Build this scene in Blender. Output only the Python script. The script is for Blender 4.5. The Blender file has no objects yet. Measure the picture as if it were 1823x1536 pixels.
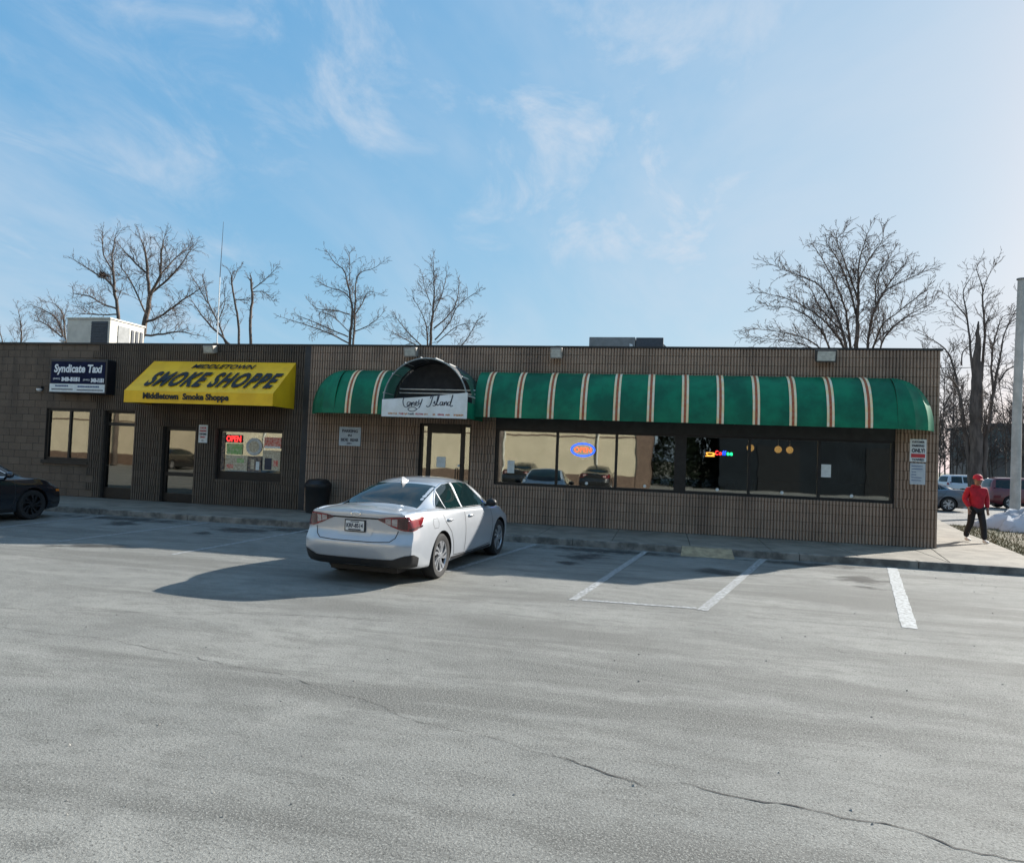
import bpy, bmesh, math, random
import numpy as np
from mathutils import Vector, Matrix
from mathutils.bvhtree import BVHTree
R = math.radians
scene = bpy.context.scene
COL = scene.collection

EXPOSURE, SUN_STRENGTH, SKY_STRENGTH = 1.27, 4.1, 0.115
SKY_A, SKY_B, SKY_C = (3.4, 3.2, 2.8), (-6.6, 4.9, -1.8), (5.0, 5.0, 2.5)
CLOUD, SKY_GAMMA, SKY_TINT = (2.45, 2.7, 3.05, 1), (0.73, 0.41, 0.19), (0.545, 1.17, 2.08, 1)

# ------------------------------------------------------------------ camera
IMG_W, IMG_H, FPX = 1823.0, 1536.0, 1263.6
YAW, PITCH, ROLL = R(12.136), R(1.850), R(2.272)
CAM = np.array([0.0, -16.559, 1.746])
fw = np.array([-math.sin(YAW)*math.cos(PITCH), math.cos(YAW)*math.cos(PITCH), math.sin(PITCH)])
r0 = np.array([math.cos(YAW), math.sin(YAW), 0.0]); u0 = np.cross(r0, fw)
rt = math.cos(ROLL)*r0 + math.sin(ROLL)*u0
up = -math.sin(ROLL)*r0 + math.cos(ROLL)*u0
cam_data = bpy.data.cameras.new('camera'); cam = bpy.data.objects.new('camera', cam_data); COL.objects.link(cam)
cam_data.sensor_fit = 'HORIZONTAL'; cam_data.sensor_width = 36.0; cam_data.lens = FPX/IMG_W*36.0
cam_data.clip_start = 0.1; cam_data.clip_end = 3000.0
cam.matrix_world = Matrix(((rt[0], up[0], -fw[0], CAM[0]), (rt[1], up[1], -fw[1], CAM[1]), (rt[2], up[2], -fw[2], CAM[2]), (0, 0, 0, 1)))
scene.camera = cam

def at(px, py, Y):                       # survey helper: the point seen at (px, py) standing at depth Y
    d = fw + (px-IMG_W/2)/FPX*rt - (py-IMG_H/2)/FPX*up
    t = (Y-CAM[1])/d[1]
    return CAM + d*t

# ------------------------------------------------------------------ sky, sun, exposure
SUN_DIR = Vector((0.600, 0.640, 0.432)).normalized()      # towards the sun
SUN_EL = math.asin(SUN_DIR.z); SUN_AZ = math.atan2(SUN_DIR.x, SUN_DIR.y)
world = bpy.data.worlds.new('World'); scene.world = world; world.use_nodes = True
nt = world.node_tree; nt.nodes.clear()
def N(tree, kind, **kw):
    n = tree.nodes.new(kind)
    for k, v in kw.items():
        setattr(n, k, v)
    return n
sky = N(nt, 'ShaderNodeTexSky', sky_type='NISHITA'); sky.sun_disc = False
sky.sun_elevation = SUN_EL; sky.sun_rotation = SUN_AZ
sky.air_density = 1.0; sky.dust_density = 1.0; sky.ozone_density = 1.0; sky.altitude = 150
tc = N(nt, 'ShaderNodeTexCoord'); sep = N(nt, 'ShaderNodeSeparateXYZ')
nt.links.new(tc.outputs['Generated'], sep.inputs[0])
zc = N(nt, 'ShaderNodeMath', operation='MAXIMUM'); zc.inputs[1].default_value = 0.03
nt.links.new(sep.outputs[2], zc.inputs[0])
za = N(nt, 'ShaderNodeMath', operation='ADD'); za.inputs[1].default_value = 0.16
nt.links.new(zc.outputs[0], za.inputs[0])
dx = N(nt, 'ShaderNodeMath', operation='DIVIDE'); dy = N(nt, 'ShaderNodeMath', operation='DIVIDE')
nt.links.new(sep.outputs[0], dx.inputs[0]); nt.links.new(za.outputs[0], dx.inputs[1])
nt.links.new(sep.outputs[1], dy.inputs[0]); nt.links.new(za.outputs[0], dy.inputs[1])
cmb = N(nt, 'ShaderNodeCombineXYZ'); nt.links.new(dx.outputs[0], cmb.inputs[0]); nt.links.new(dy.outputs[0], cmb.inputs[1])
def sky_noise(scale, detail, rough, dist, loc, rot, stretch):
    mp = N(nt, 'ShaderNodeMapping'); mp.inputs['Location'].default_value = loc
    mp.inputs['Rotation'].default_value = (0, 0, rot); mp.inputs['Scale'].default_value = stretch
    nt.links.new(cmb.outputs[0], mp.inputs[0])
    no = N(nt, 'ShaderNodeTexNoise'); no.inputs['Scale'].default_value = scale; no.inputs['Detail'].default_value = detail
    no.inputs['Roughness'].default_value = rough; no.inputs['Distortion'].default_value = dist
    nt.links.new(mp.outputs[0], no.inputs['Vector'])
    return no
def ramp(tree, src, a, b, va=0.0, vb=1.0):
    m = N(tree, 'ShaderNodeMapRange'); m.interpolation_type = 'SMOOTHSTEP'
    m.inputs['From Min'].default_value = a; m.inputs['From Max'].default_value = b
    m.inputs['To Min'].default_value = va; m.inputs['To Max'].default_value = vb
    tree.links.new(src, m.inputs['Value'])
    return m.outputs[0]
def fmath(tree, op, a, b):
    m = N(tree, 'ShaderNodeMath', operation=op)
    for i, s in enumerate((a, b)):
        if isinstance(s, (int, float)): m.inputs[i].default_value = s
        else: tree.links.new(s, m.inputs[i])
    return m.outputs[0]
veil = ramp(nt, sky_noise(1.1, 6, 0.58, 0.35, SKY_A, R(38), (1, 0.42, 1)).outputs[0], 0.38, 0.70, 0.0, 0.45)
wisp = ramp(nt, sky_noise(3.4, 10, 0.62, 0.5, SKY_B, R(50), (1, 0.62, 1)).outputs[0], 0.40, 0.76, 0.0, 0.92)
zone = ramp(nt, sky_noise(0.75, 2, 0.5, 0.2, SKY_C, R(20), (1, 0.7, 1)).outputs[0], 0.38, 0.58, 0.0, 1.0)
cl = fmath(nt, 'MAXIMUM', veil, fmath(nt, 'MULTIPLY', wisp, zone))
sp_ = N(nt, 'ShaderNodeSeparateColor'); gm = N(nt, 'ShaderNodeCombineColor'); nt.links.new(sky.outputs[0], sp_.inputs[0])
for i in range(3): nt.links.new(fmath(nt, 'POWER', sp_.outputs[i], SKY_GAMMA[i]), gm.inputs[i])      # film response of the sky
hs = N(nt, 'ShaderNodeMix', data_type='RGBA', blend_type='MULTIPLY'); hs.inputs[0].default_value = 1.0
nt.links.new(gm.outputs[0], hs.inputs[6]); hs.inputs[7].default_value = SKY_TINT
mixc = N(nt, 'ShaderNodeMix', data_type='RGBA')
nt.links.new(cl, mixc.inputs[0]); nt.links.new(hs.outputs[2], mixc.inputs[6])
mixc.inputs[7].default_value = CLOUD
bg = N(nt, 'ShaderNodeBackground'); bg.inputs['Strength'].default_value = SKY_STRENGTH
nt.links.new(mixc.outputs[2], bg.inputs['Color'])
wo = N(nt, 'ShaderNodeOutputWorld'); nt.links.new(bg.outputs[0], wo.inputs[0])

sun_data = bpy.data.lights.new('sun', 'SUN'); sun = bpy.data.objects.new('sun', sun_data); COL.objects.link(sun)
sun_data.energy = SUN_STRENGTH; sun_data.angle = R(0.55); sun_data.color = (1.0, 0.945, 0.86)
sun.rotation_euler = SUN_DIR.to_track_quat('Z', 'Y').to_euler(); sun.location = (30, 30, 40)
scene.view_settings.view_transform = 'Standard'; scene.view_settings.look = 'None'
scene.view_settings.exposure = EXPOSURE; scene.view_settings.gamma = 1.0
scene.view_settings.use_curve_mapping = False
scene.cycles.use_denoising = True
scene.cycles.max_bounces = 8; scene.cycles.transparent_max_bounces = 12
scene.cycles.sample_clamp_indirect = 6.0
scene.render.film_transparent = False

# ------------------------------------------------------------------ materials
MATS = {}
def mat(name, col, rough=0.6, metal=0.0, var=0.12, scale=6.0, bump=0.0, bscale=60.0, spec=0.5, coat=0.0, col2=None, emit=None, estr=0.0, stretch=(1, 1, 1), detail=6, obj=False, lo=0.35, hi=0.65):
    if name in MATS: return MATS[name]
    m = bpy.data.materials.new(name); m.use_nodes = True; t = m.node_tree
    b = t.nodes['Principled BSDF']
    b.inputs['Roughness'].default_value = rough; b.inputs['Metallic'].default_value = metal
    b.inputs['Specular IOR Level'].default_value = spec
    if coat: b.inputs['Coat Weight'].default_value = coat; b.inputs['Coat Roughness'].default_value = 0.04
    if emit:
        b.inputs['Emission Color'].default_value = (*emit, 1); b.inputs['Emission Strength'].default_value = estr
    if obj:
        src = N(t, 'ShaderNodeTexCoord').outputs['Object']
    else:
        src = N(t, 'ShaderNodeNewGeometry').outputs['Position']
    mp = N(t, 'ShaderNodeMapping'); mp.inputs['Scale'].default_value = stretch; t.links.new(src, mp.inputs[0])
    no = N(t, 'ShaderNodeTexNoise'); no.inputs['Scale'].default_value = scale; no.inputs['Detail'].default_value = detail
    no.inputs['Roughness'].default_value = 0.6
    t.links.new(mp.outputs[0], no.inputs['Vector'])
    c2 = col2 if col2 else tuple(max(0, c*(1-var)) for c in col)
    c1 = col if col2 else tuple(min(1, c*(1+var*0.6)) for c in col)
    mx = N(t, 'ShaderNodeMix', data_type='RGBA')
    mx.inputs[6].default_value = (*c2, 1); mx.inputs[7].default_value = (*c1, 1)
    t.links.new(ramp(t, no.outputs[0], lo, hi), mx.inputs[0])
    t.links.new(mx.outputs[2], b.inputs['Base Color'])
    if bump:
        n2 = N(t, 'ShaderNodeTexNoise'); n2.inputs['Scale'].default_value = bscale; n2.inputs['Detail'].default_value = 4
        t.links.new(src, n2.inputs['Vector'])
        bp = N(t, 'ShaderNodeBump'); bp.inputs['Strength'].default_value = bump; bp.inputs['Distance'].default_value = 0.01
        t.links.new(n2.outputs[0], bp.inputs['Height']); t.links.new(bp.outputs[0], b.inputs['Normal'])
    MATS[name] = m
    return m

def glass_mat(name, tint, refl, rough=0.02, wob=0.0, gcol=(1, 1, 1)):
    m = bpy.data.materials.new(name); m.use_nodes = True; t = m.node_tree; t.nodes.clear()
    tr = N(t, 'ShaderNodeBsdfTransparent'); tr.inputs[0].default_value = (*tint, 1)
    gl = N(t, 'ShaderNodeBsdfGlossy'); gl.inputs['Roughness'].default_value = rough; gl.inputs['Color'].default_value = (*gcol, 1)
    fr = N(t, 'ShaderNodeFresnel'); fr.inputs[0].default_value = 1.5
    fac = fmath(t, 'ADD', fr.outputs[0], refl)
    if wob:
        g = N(t, 'ShaderNodeNewGeometry'); n2 = N(t, 'ShaderNodeTexNoise'); n2.inputs['Scale'].default_value = 1.3
        t.links.new(g.outputs['Position'], n2.inputs['Vector'])
        bp = N(t, 'ShaderNodeBump'); bp.inputs['Strength'].default_value = wob; bp.inputs['Distance'].default_value = 0.02
        t.links.new(n2.outputs[0], bp.inputs['Height']); t.links.new(bp.outputs[0], gl.inputs['Normal'])
    mx = N(t, 'ShaderNodeMixShader'); t.links.new(fac, mx.inputs[0]); t.links.new(tr.outputs[0], mx.inputs[1]); t.links.new(gl.outputs[0], mx.inputs[2])
    o = N(t, 'ShaderNodeOutputMaterial'); t.links.new(mx.outputs[0], o.inputs[0])
    MATS[name] = m
    return m

def block_mat(name, ca, cb, cc):
    m = bpy.data.materials.new(name); m.use_nodes = True; t = m.node_tree; b = t.nodes['Principled BSDF']
    b.inputs['Roughness'].default_value = 0.9; b.inputs['Specular IOR Level'].default_value = 0.25
    g = N(t, 'ShaderNodeNewGeometry'); s = N(t, 'ShaderNodeSeparateXYZ'); t.links.new(g.outputs['Position'], s.inputs[0])
    row = fmath(t, 'FLOOR', fmath(t, 'DIVIDE', fmath(t, 'ADD', s.outputs[2], -0.13), 0.2), 0)
    par = fmath(t, 'MULTIPLY', fmath(t, 'MODULO', row, 2.0), 0.5)
    colm = fmath(t, 'FLOOR', fmath(t, 'ADD', fmath(t, 'DIVIDE', s.outputs[0], 0.4), par), 0)
    cv = N(t, 'ShaderNodeCombineXYZ'); t.links.new(colm, cv.inputs[0]); t.links.new(row, cv.inputs[1])
    wn = N(t, 'ShaderNodeTexWhiteNoise', noise_dimensions='2D'); t.links.new(cv.outputs[0], wn.inputs['Vector'])
    mx = N(t, 'ShaderNodeMix', data_type='RGBA'); mx.inputs[6].default_value = (*ca, 1); mx.inputs[7].default_value = (*cb, 1)
    t.links.new(wn.outputs['Value'], mx.inputs[0])
    mp = N(t, 'ShaderNodeMapping'); mp.inputs['Scale'].default_value = (1.6, 1, 0.35); t.links.new(g.outputs['Position'], mp.inputs[0])
    n1 = N(t, 'ShaderNodeTexNoise'); n1.inputs['Scale'].default_value = 1.1; n1.inputs['Detail'].default_value = 7; t.links.new(mp.outputs[0], n1.inputs['Vector'])
    m2 = N(t, 'ShaderNodeMix', data_type='RGBA'); t.links.new(ramp(t, n1.outputs[0], 0.44, 0.70, 0, 0.8), m2.inputs[0])
    t.links.new(mx.outputs[2], m2.inputs[6]); m2.inputs[7].default_value = (*cc, 1)
    n2 = N(t, 'ShaderNodeTexNoise'); n2.inputs['Scale'].default_value = 70; n2.inputs['Detail'].default_value = 3; t.links.new(g.outputs['Position'], n2.inputs['Vector'])
    m3 = N(t, 'ShaderNodeMix', data_type='RGBA', blend_type='MULTIPLY'); m3.inputs[0].default_value = 0.6
    t.links.new(m2.outputs[2], m3.inputs[6])
    gr = N(t, 'ShaderNodeCombineColor'); v = ramp(t, n2.outputs[0], 0.3, 0.7, 0.7, 1.15)
    for i in range(3): t.links.new(v, gr.inputs[i])
    t.links.new(gr.outputs[0], m3.inputs[7]); t.links.new(m3.outputs[2], b.inputs['Base Color'])
    bp = N(t, 'ShaderNodeBump'); bp.inputs['Strength'].default_value = 0.5; bp.inputs['Distance'].default_value = 0.008
    t.links.new(n2.outputs[0], bp.inputs['Height']); t.links.new(bp.outputs[0], b.inputs['Normal'])
    MATS[name] = m
    return m

def asphalt_mat(name, base, light, dark, tint=(1, 1, 1)):
    m = bpy.data.materials.new(name); m.use_nodes = True; t = m.node_tree; b = t.nodes['Principled BSDF']
    b.inputs['Roughness'].default_value = 0.88; b.inputs['Specular IOR Level'].default_value = 0.3
    g = N(t, 'ShaderNodeNewGeometry').outputs['Position']
    def noise(scale, detail, rough=0.6, st=(1, 1, 1), rot=0, dist=0):
        mp = N(t, 'ShaderNodeMapping'); mp.inputs['Scale'].default_value = st; mp.inputs['Rotation'].default_value = (0, 0, rot)
        t.links.new(g, mp.inputs[0])
        n = N(t, 'ShaderNodeTexNoise'); n.inputs['Scale'].default_value = scale; n.inputs['Detail'].default_value = detail
        n.inputs['Roughness'].default_value = rough; n.inputs['Distortion'].default_value = dist
        t.links.new(mp.outputs[0], n.inputs['Vector'])
        return n.outputs[0]
    def mixc(f, a, bb):
        x = N(t, 'ShaderNodeMix', data_type='RGBA')
        t.links.new(f, x.inputs[0])
        for i, s in ((6, a), (7, bb)):
            if isinstance(s, tuple): x.inputs[i].default_value = (*s, 1)
            else: t.links.new(s, x.inputs[i])
        return x.outputs[2]
    c = mixc(ramp(t, noise(0.6, 8, 0.7, dist=0.6), 0.36, 0.68), base, light)
    c = mixc(ramp(t, noise(5.5, 6, 0.7, (0.6, 1.0, 1)), 0.45, 0.68, 0, 0.55), c, dark)
    c = mixc(ramp(t, noise(0.9, 6, 0.65, (0.16, 1.0, 1), R(-8), 0.4), 0.47, 0.63, 0, 0.85), c, dark)
    c = mixc(ramp(t, noise(3.2, 7, 0.75, (0.22, 1.0, 1), R(-14), 0.5), 0.50, 0.66, 0, 0.6), c, dark)         # tyre-worn bands
    c = mixc(ramp(t, noise(2.2, 7, 0.7, (0.10, 1.0, 1), R(6)), 0.54, 0.74, 0, 0.7), c, tuple(l*1.15 for l in light))           # salt streaks
    c = mixc(ramp(t, noise(0.35, 4, 0.6, (1, 1, 1), 0, 1.0), 0.62, 0.80, 0, 0.35), c, tuple(d*0.7 for d in dark))
    agg = noise(80, 3, 0.8)
    c = mixc(ramp(t, agg, 0.48, 0.66, 0, 0.75), c, tuple(min(1, l*1.45) for l in light))
    agg2 = noise(55, 4, 0.85, rot=0.4)
    c = mixc(ramp(t, agg2, 0.50, 0.66, 0, 0.85), c, tuple(d*0.42 for d in dark))
    t.links.new(c, b.inputs['Base Color'])
    bp = N(t, 'ShaderNodeBump'); bp.inputs['Strength'].default_value = 0.55; bp.inputs['Distance'].default_value = 0.012
    t.links.new(agg, bp.inputs['Height']); t.links.new(bp.outputs[0], b.inputs['Normal'])
    MATS[name] = m
    return m

def paint_mat(name, col, flake=0.5, rough=0.28):
    m = mat(name, col, rough, flake, var=0.04, scale=3, coat=1.0, obj=True)
    return m

# ------------------------------------------------------------------ mesh builder
class MB:
    def __init__(s): s.v = []; s.f = []; s.mi = []; s.cm = 0
    def add(s, vs, fs):
        o = len(s.v); s.v += [tuple(p) for p in vs]; s.f += [tuple(i+o for i in f) for f in fs]; s.mi += [s.cm]*len(fs)
        return s
    def box(s, x0, x1, y0, y1, z0, z1):
        return s.add([(x0, y0, z0), (x1, y0, z0), (x1, y1, z0), (x0, y1, z0), (x0, y0, z1), (x1, y0, z1), (x1, y1, z1), (x0, y1, z1)],
                     [(0, 3, 2, 1), (4, 5, 6, 7), (0, 1, 5, 4), (1, 2, 6, 5), (2, 3, 7, 6), (3, 0, 4, 7)])
    def quad(s, a, b, c, d): return s.add([a, b, c, d], [(0, 1, 2, 3)])
    def tube(s, pts, rad, n=8, cap=True):
        pts = [np.array(p, float) for p in pts]
        rads = rad if isinstance(rad, (list, tuple, np.ndarray)) else [rad]*len(pts)
        vs = []; prev = None
        for i, p in enumerate(pts):
            d = pts[min(i+1, len(pts)-1)] - pts[max(i-1, 0)]
            d = d/(np.linalg.norm(d)+1e-9)
            if prev is None:
                a = np.array([0, 0, 1.0]) if abs(d[2]) < 0.9 else np.array([1.0, 0, 0])
            else: a = prev
            e1 = a - d*(a@d); e1 /= (np.linalg.norm(e1)+1e-9); e2 = np.cross(d, e1); prev = e1
            for k in range(n):
                an = 2*math.pi*k/n
                vs.append(p + rads[i]*(math.cos(an)*e1 + math.sin(an)*e2))
        fs = []
        for i in range(len(pts)-1):
            for k in range(n):
                k2 = (k+1) % n
                fs.append((i*n+k, i*n+k2, (i+1)*n+k2, (i+1)*n+k))
        if cap:
            fs.append(tuple(reversed(range(n)))); fs.append(tuple(range((len(pts)-1)*n, len(pts)*n)))
        return s.add(vs, fs)
    def lathe(s, prof, c, axis='z', n=24):
        vs = []; m = len(prof)
        for k in range(n):
            an = 2*math.pi*k/n; ca, sa = math.cos(an), math.sin(an)
            for r, h in prof:
                if axis == 'z': vs.append((c[0]+r*ca, c[1]+r*sa, c[2]+h))
                elif axis == 'x': vs.append((c[0]+h, c[1]+r*ca, c[2]+r*sa))
                else: vs.append((c[0]+r*ca, c[1]+h, c[2]+r*sa))
        fs = []
        for k in range(n):
            k2 = (k+1) % n
            for j in range(m-1):
                fs.append((k*m+j, k2*m+j, k2*m+j+1, k*m+j+1))
        return s.add(vs, fs)
    def prism(s, poly, z0, z1):
        n = len(poly)
        vs = [(x, y, z0) for x, y in poly] + [(x, y, z1) for x, y in poly]
        return s.add(vs, [tuple(reversed(range(n))), tuple(range(n, 2*n))] + [(i, (i+1) % n, n+(i+1) % n, n+i) for i in range(n)])
    def prism_y(s, poly, y0, y1):        # poly in (x, z), extruded along y
        n = len(poly)
        vs = [(x, y0, z) for x, z in poly] + [(x, y1, z) for x, z in poly]
        return s.add(vs, [tuple(range(n)), tuple(reversed(range(n, 2*n)))] + [((i+1) % n, i, n+i, n+(i+1) % n) for i in range(n)])
    def grid(s, P):
        n, m = len(P), len(P[0])
        return s.add([p for row in P for p in row], [(i*m+j, i*m+j+1, (i+1)*m+j+1, (i+1)*m+j) for i in range(n-1) for j in range(m-1)])
    def mesh(s, name):
        me = bpy.data.meshes.new(name); me.from_pydata(s.v, [], s.f); me.update()
        return me
    def build(s, name, material, parent=None, smooth=False, bevel=0.0, recalc=False):
        me = s.mesh(name)
        mats = material if isinstance(material, (list, tuple)) else [material]
        for m in mats: me.materials.append(MATS[m] if isinstance(m, str) else m)
        if len(mats) > 1: me.polygons.foreach_set('material_index', s.mi)
        if recalc:
            bm = bmesh.new(); bm.from_mesh(me); bmesh.ops.recalc_face_normals(bm, faces=bm.faces); bm.to_mesh(me); bm.free()
        if smooth:
            me.polygons.foreach_set('use_smooth', [True]*len(me.polygons))
            if smooth != 'all': me.set_sharp_from_angle(angle=R(38))
        o = bpy.data.objects.new(name, me); COL.objects.link(o)
        if parent is not None: o.parent = parent
        if bevel:
            md = o.modifiers.new('bevel', 'BEVEL'); md.width = bevel; md.segments = 2; md.limit_method = 'ANGLE'; md.angle_limit = R(40)
        return o

def tag(o, label=None, cat=None, group=None, kind=None):
    if label: o['label'] = label
    if cat: o['category'] = cat
    if group: o['group'] = group
    if kind: o['kind'] = kind
    return o
def empty(name, loc=(0, 0, 0), rz=0.0):
    o = bpy.data.objects.new(name, None); COL.objects.link(o); o.location = loc; o.rotation_euler = (0, 0, rz); o.empty_display_size = 0.2
    return o
def root(name, loc, label, cat, group=None):
    """An Empty at the thing's base whose children are written in world coordinates."""
    o = empty(name, loc); tag(o, label, cat, group)
    return o
def adopt(r):                            # keep world coordinates of children built around a moved empty
    inv = Matrix.Translation(r.location).inverted()
    for c in r.children: c.matrix_parent_inverse = inv
def copy_tree(o, parent=None):
    c = o.copy(); COL.objects.link(c); c.parent = parent; c.matrix_parent_inverse = o.matrix_parent_inverse.copy()
    for ch in o.children: copy_tree(ch, c)
    return c
def text_mesh(body, size, bold=0.0, shear=0.0, sx=1.0, spacing=1.0, extrude=0.002):
    cu = bpy.data.curves.new('lettering', 'FONT'); cu.body = body; cu.size = size; cu.offset = bold; cu.shear = shear
    cu.space_character = spacing; cu.align_x = 'CENTER'; cu.align_y = 'CENTER'; cu.extrude = extrude; cu.resolution_u = 3
    o = bpy.data.objects.new('lettering', cu); COL.objects.link(o)
    dg = bpy.context.evaluated_depsgraph_get()
    me = bpy.data.meshes.new_from_object(o.evaluated_get(dg))
    bpy.data.objects.remove(o); bpy.data.curves.remove(cu)
    if sx != 1.0:
        me.transform(Matrix.Diagonal((sx, 1, 1, 1)))
    return me
def lettering(body, size, center, material, parent, xdir=(1, 0, 0), ydir=(0, 0, 1), fit=None, name='lettering', **kw):
    """Text lying in the plane of xdir / ydir, scaled to fit (width, height)."""
    me = text_mesh(body, size, **kw)
    co = np.array([v.co for v in me.vertices]); lo, hi = co.min(0), co.max(0)
    mid = (lo+hi)/2; sc = np.ones(3)
    if fit:
        sc[0] = fit[0]/(hi[0]-lo[0]); sc[1] = fit[1]/(hi[1]-lo[1])
    X = np.array(xdir, float); X /= np.linalg.norm(X); Yv = np.array(ydir, float); Yv /= np.linalg.norm(Yv); Z = np.cross(X, Yv)
    for v in me.vertices:
        c = (np.array(v.co)-mid)*sc
        v.co = np.array(center) + X*c[0] + Yv*c[1] + Z*(c[2])
    me.materials.clear(); me.materials.append(MATS[material] if isinstance(material, str) else material)
    o = bpy.data.objects.new(name, me); COL.objects.link(o)
    if parent is not None: o.parent = parent
    return o

# ------------------------------------------------------------------ palette
asphalt_mat('asphalt', (0.185, 0.186, 0.172), (0.262, 0.26, 0.238), (0.112, 0.111, 0.101))
asphalt_mat('side_asphalt', (0.17, 0.165, 0.155), (0.24, 0.235, 0.22), (0.11, 0.105, 0.10))
block_mat('diner_block', (0.365, 0.258, 0.19), (0.42, 0.30, 0.222), (0.235, 0.17, 0.13))
block_mat('shop_block', (0.140, 0.106, 0.080), (0.17, 0.130, 0.098), (0.10, 0.079, 0.063))
mat('mortar', (0.07, 0.055, 0.045), 0.95, var=0.2, scale=9)
mat('concrete', (0.21, 0.19, 0.155), 0.85, var=0.25, scale=2.2, bump=0.35, bscale=140)
mat('curb_concrete', (0.20, 0.185, 0.16), 0.9, var=0.5, scale=3.5, bump=0.5, bscale=60)
mat('line_paint', (0.40, 0.415, 0.415), 0.8, scale=20, col2=(0.22, 0.225, 0.215), lo=0.40, hi=0.56, detail=8)
mat('worn_line_paint', (0.44, 0.46, 0.47), 0.85, scale=22, col2=(0.21, 0.215, 0.21), lo=0.46, hi=0.66, detail=9)
mat('crack_dark', (0.055, 0.053, 0.05), 0.95, var=0.4, scale=30)
mat('soil', (0.16, 0.13, 0.09), 0.95, scale=1.5, col2=(0.09, 0.095, 0.05), detail=8)
mat('grass_blade', (0.115, 0.11, 0.045), 0.9, scale=2.0, col2=(0.17, 0.14, 0.075))
mat('roof_membrane', (0.09, 0.09, 0.09), 0.9, var=0.3, scale=1.0)
mat('coping_metal', (0.035, 0.032, 0.03), 0.5, 0.3, var=0.3, scale=3)
mat('frame_dark', (0.022, 0.020, 0.019), 0.45, 0.4, var=0.2, scale=10)
mat('fascia_dark', (0.024, 0.025, 0.027), 0.6, var=0.3, scale=4)
mat('interior_wall', (0.10, 0.085, 0.07), 0.8, var=0.25, scale=1.0)
mat('interior_floor', (0.08, 0.065, 0.05), 0.6, var=0.25, scale=3.0)
mat('booth_brown', (0.10, 0.055, 0.03), 0.5, var=0.25, scale=8)
mat('booth_dark', (0.03, 0.03, 0.032), 0.5, var=0.25, scale=8)
mat('paper_white', (0.72, 0.75, 0.74), 0.7, var=0.08, scale=14)
mat('white_paint', (0.74, 0.74, 0.71), 0.5, var=0.12, scale=9)
mat('ink_dark', (0.03, 0.035, 0.06), 0.6, var=0.1)
mat('ink_black', (0.012, 0.012, 0.012), 0.55, var=0.1)
mat('ink_red', (0.50, 0.045, 0.05), 0.6, var=0.15)
mat('ink_blue', (0.06, 0.10, 0.22), 0.6, var=0.15)
mat('ink_orange', (0.62, 0.22, 0.03), 0.6, var=0.3, scale=30)
glass_mat('shop_glass', (0.60, 0.66, 0.68), 0.20, 0.015, 0.06, (0.98, 1.0, 0.95))
glass_mat('door_glass', (0.30, 0.32, 0.32), 0.15, 0.02, 0.06, (1.0, 0.97, 0.88))

ROOTS = []
def thing(name, loc, label, cat, group=None):
    o = root(name, loc, label, cat, group); ROOTS.append(o)
    return o

# ------------------------------------------------------------------ ground
def sheet(name, poly, z, m, parent=None, kind='structure'):
    mb = MB(); mb.add([(x, y, z) for x, y in poly], [tuple(range(len(poly)))])
    o = mb.build(name, m, parent)
    if kind: tag(o, kind=kind)
    return o
sheet('ground', [(-900, -900), (900, -900), (900, 900), (-900, 900)], -0.012, 'soil')
lot = sheet('parking_lot', [(-70, -70), (60, -70), (60, -2.0), (8.0, -2.0), (-70, -2.0)], 0.0, 'asphalt')
sheet('side_driveway', [(8.7, 9.6), (46, 9.6), (46, 29), (9.3, 29), (8.9, 14)], -0.004, 'side_asphalt')
def painted(a, b, w, m='line_paint', z=0.004):
    a = np.array(a); b = np.array(b); d = (b-a)/np.linalg.norm(b-a); n = np.array([-d[1], d[0]])*w/2
    rnd = random.Random(int(a[0]*97+b[1]*31)); K = max(6, int(np.linalg.norm(b-a)/0.12)); L = []; Rr = []
    for i in range(K+1):
        p = a+(b-a)*i/K
        L.append(tuple(p+n*(1+rnd.uniform(-.12, .05)))+(z,)); Rr.append(tuple(p-n*(1+rnd.uniform(-.12, .05)))+(z,))
    mb = MB(); mb.grid([Rr, L])
    return mb.build('parking_line', m, lot)
painted((1.86, -2.68), (0.50, -7.84), 0.13, 'worn_line_paint')
painted((-0.28, -2.7), (-1.03, -7.86), 0.11, 'worn_line_paint')
painted((4.03, -2.72), (2.72, -7.88), 0.17)
painted((-2.40, -2.70), (-3.05, -6.60), 0.10, 'worn_line_paint')
painted((-12.32, -2.7), (-12.05, -6.3), 0.09, 'worn_line_paint')
painted((-9.66, -2.7), (-9.80, -6.5), 0.09, 'worn_line_paint')
painted((-7.20, -2.7), (-7.34, -6.9), 0.09, 'worn_line_paint')
painted((-0.92, -7.80), (0.44, -7.74), 0.09, 'worn_line_paint')
def crack(pts, w, seed, z=0.003):
    rnd = random.Random(seed); P = []
    for a, b in zip(pts[:-1], pts[1:]):
        a = np.array(a); b = np.array(b); K = max(2, int(np.linalg.norm(b-a)/0.05))
        for i in range(K): P.append(a+(b-a)*i/K)
    P.append(np.array(pts[-1])); off = 0; A = []; B = []
    for i, p in enumerate(P):
        d = P[min(i+1, len(P)-1)]-P[max(i-1, 0)]; d = d/(np.linalg.norm(d)+1e-9); n = np.array([-d[1], d[0]])
        off = off*0.85+rnd.gauss(0, 0.011); ww = w*rnd.uniform(0.15, 1.0)*(0.25+0.75*math.sin(math.pi*(i+0.5)/len(P)))
        A.append(tuple(p+n*(off+ww/2))+(z,)); B.append(tuple(p+n*(off-ww/2))+(z,))
    mb = MB(); mb.grid([B, A])
    return mb.build('pavement_crack', 'crack_dark', lot)
crack([(0.14, -12.53), (0.36, -12.60), (0.51, -12.62), (0.74, -12.66), (0.92, -12.70), (1.18, -12.71), (1.38, -12.83), (1.75, -12.88)], 0.020, 1)
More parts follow.
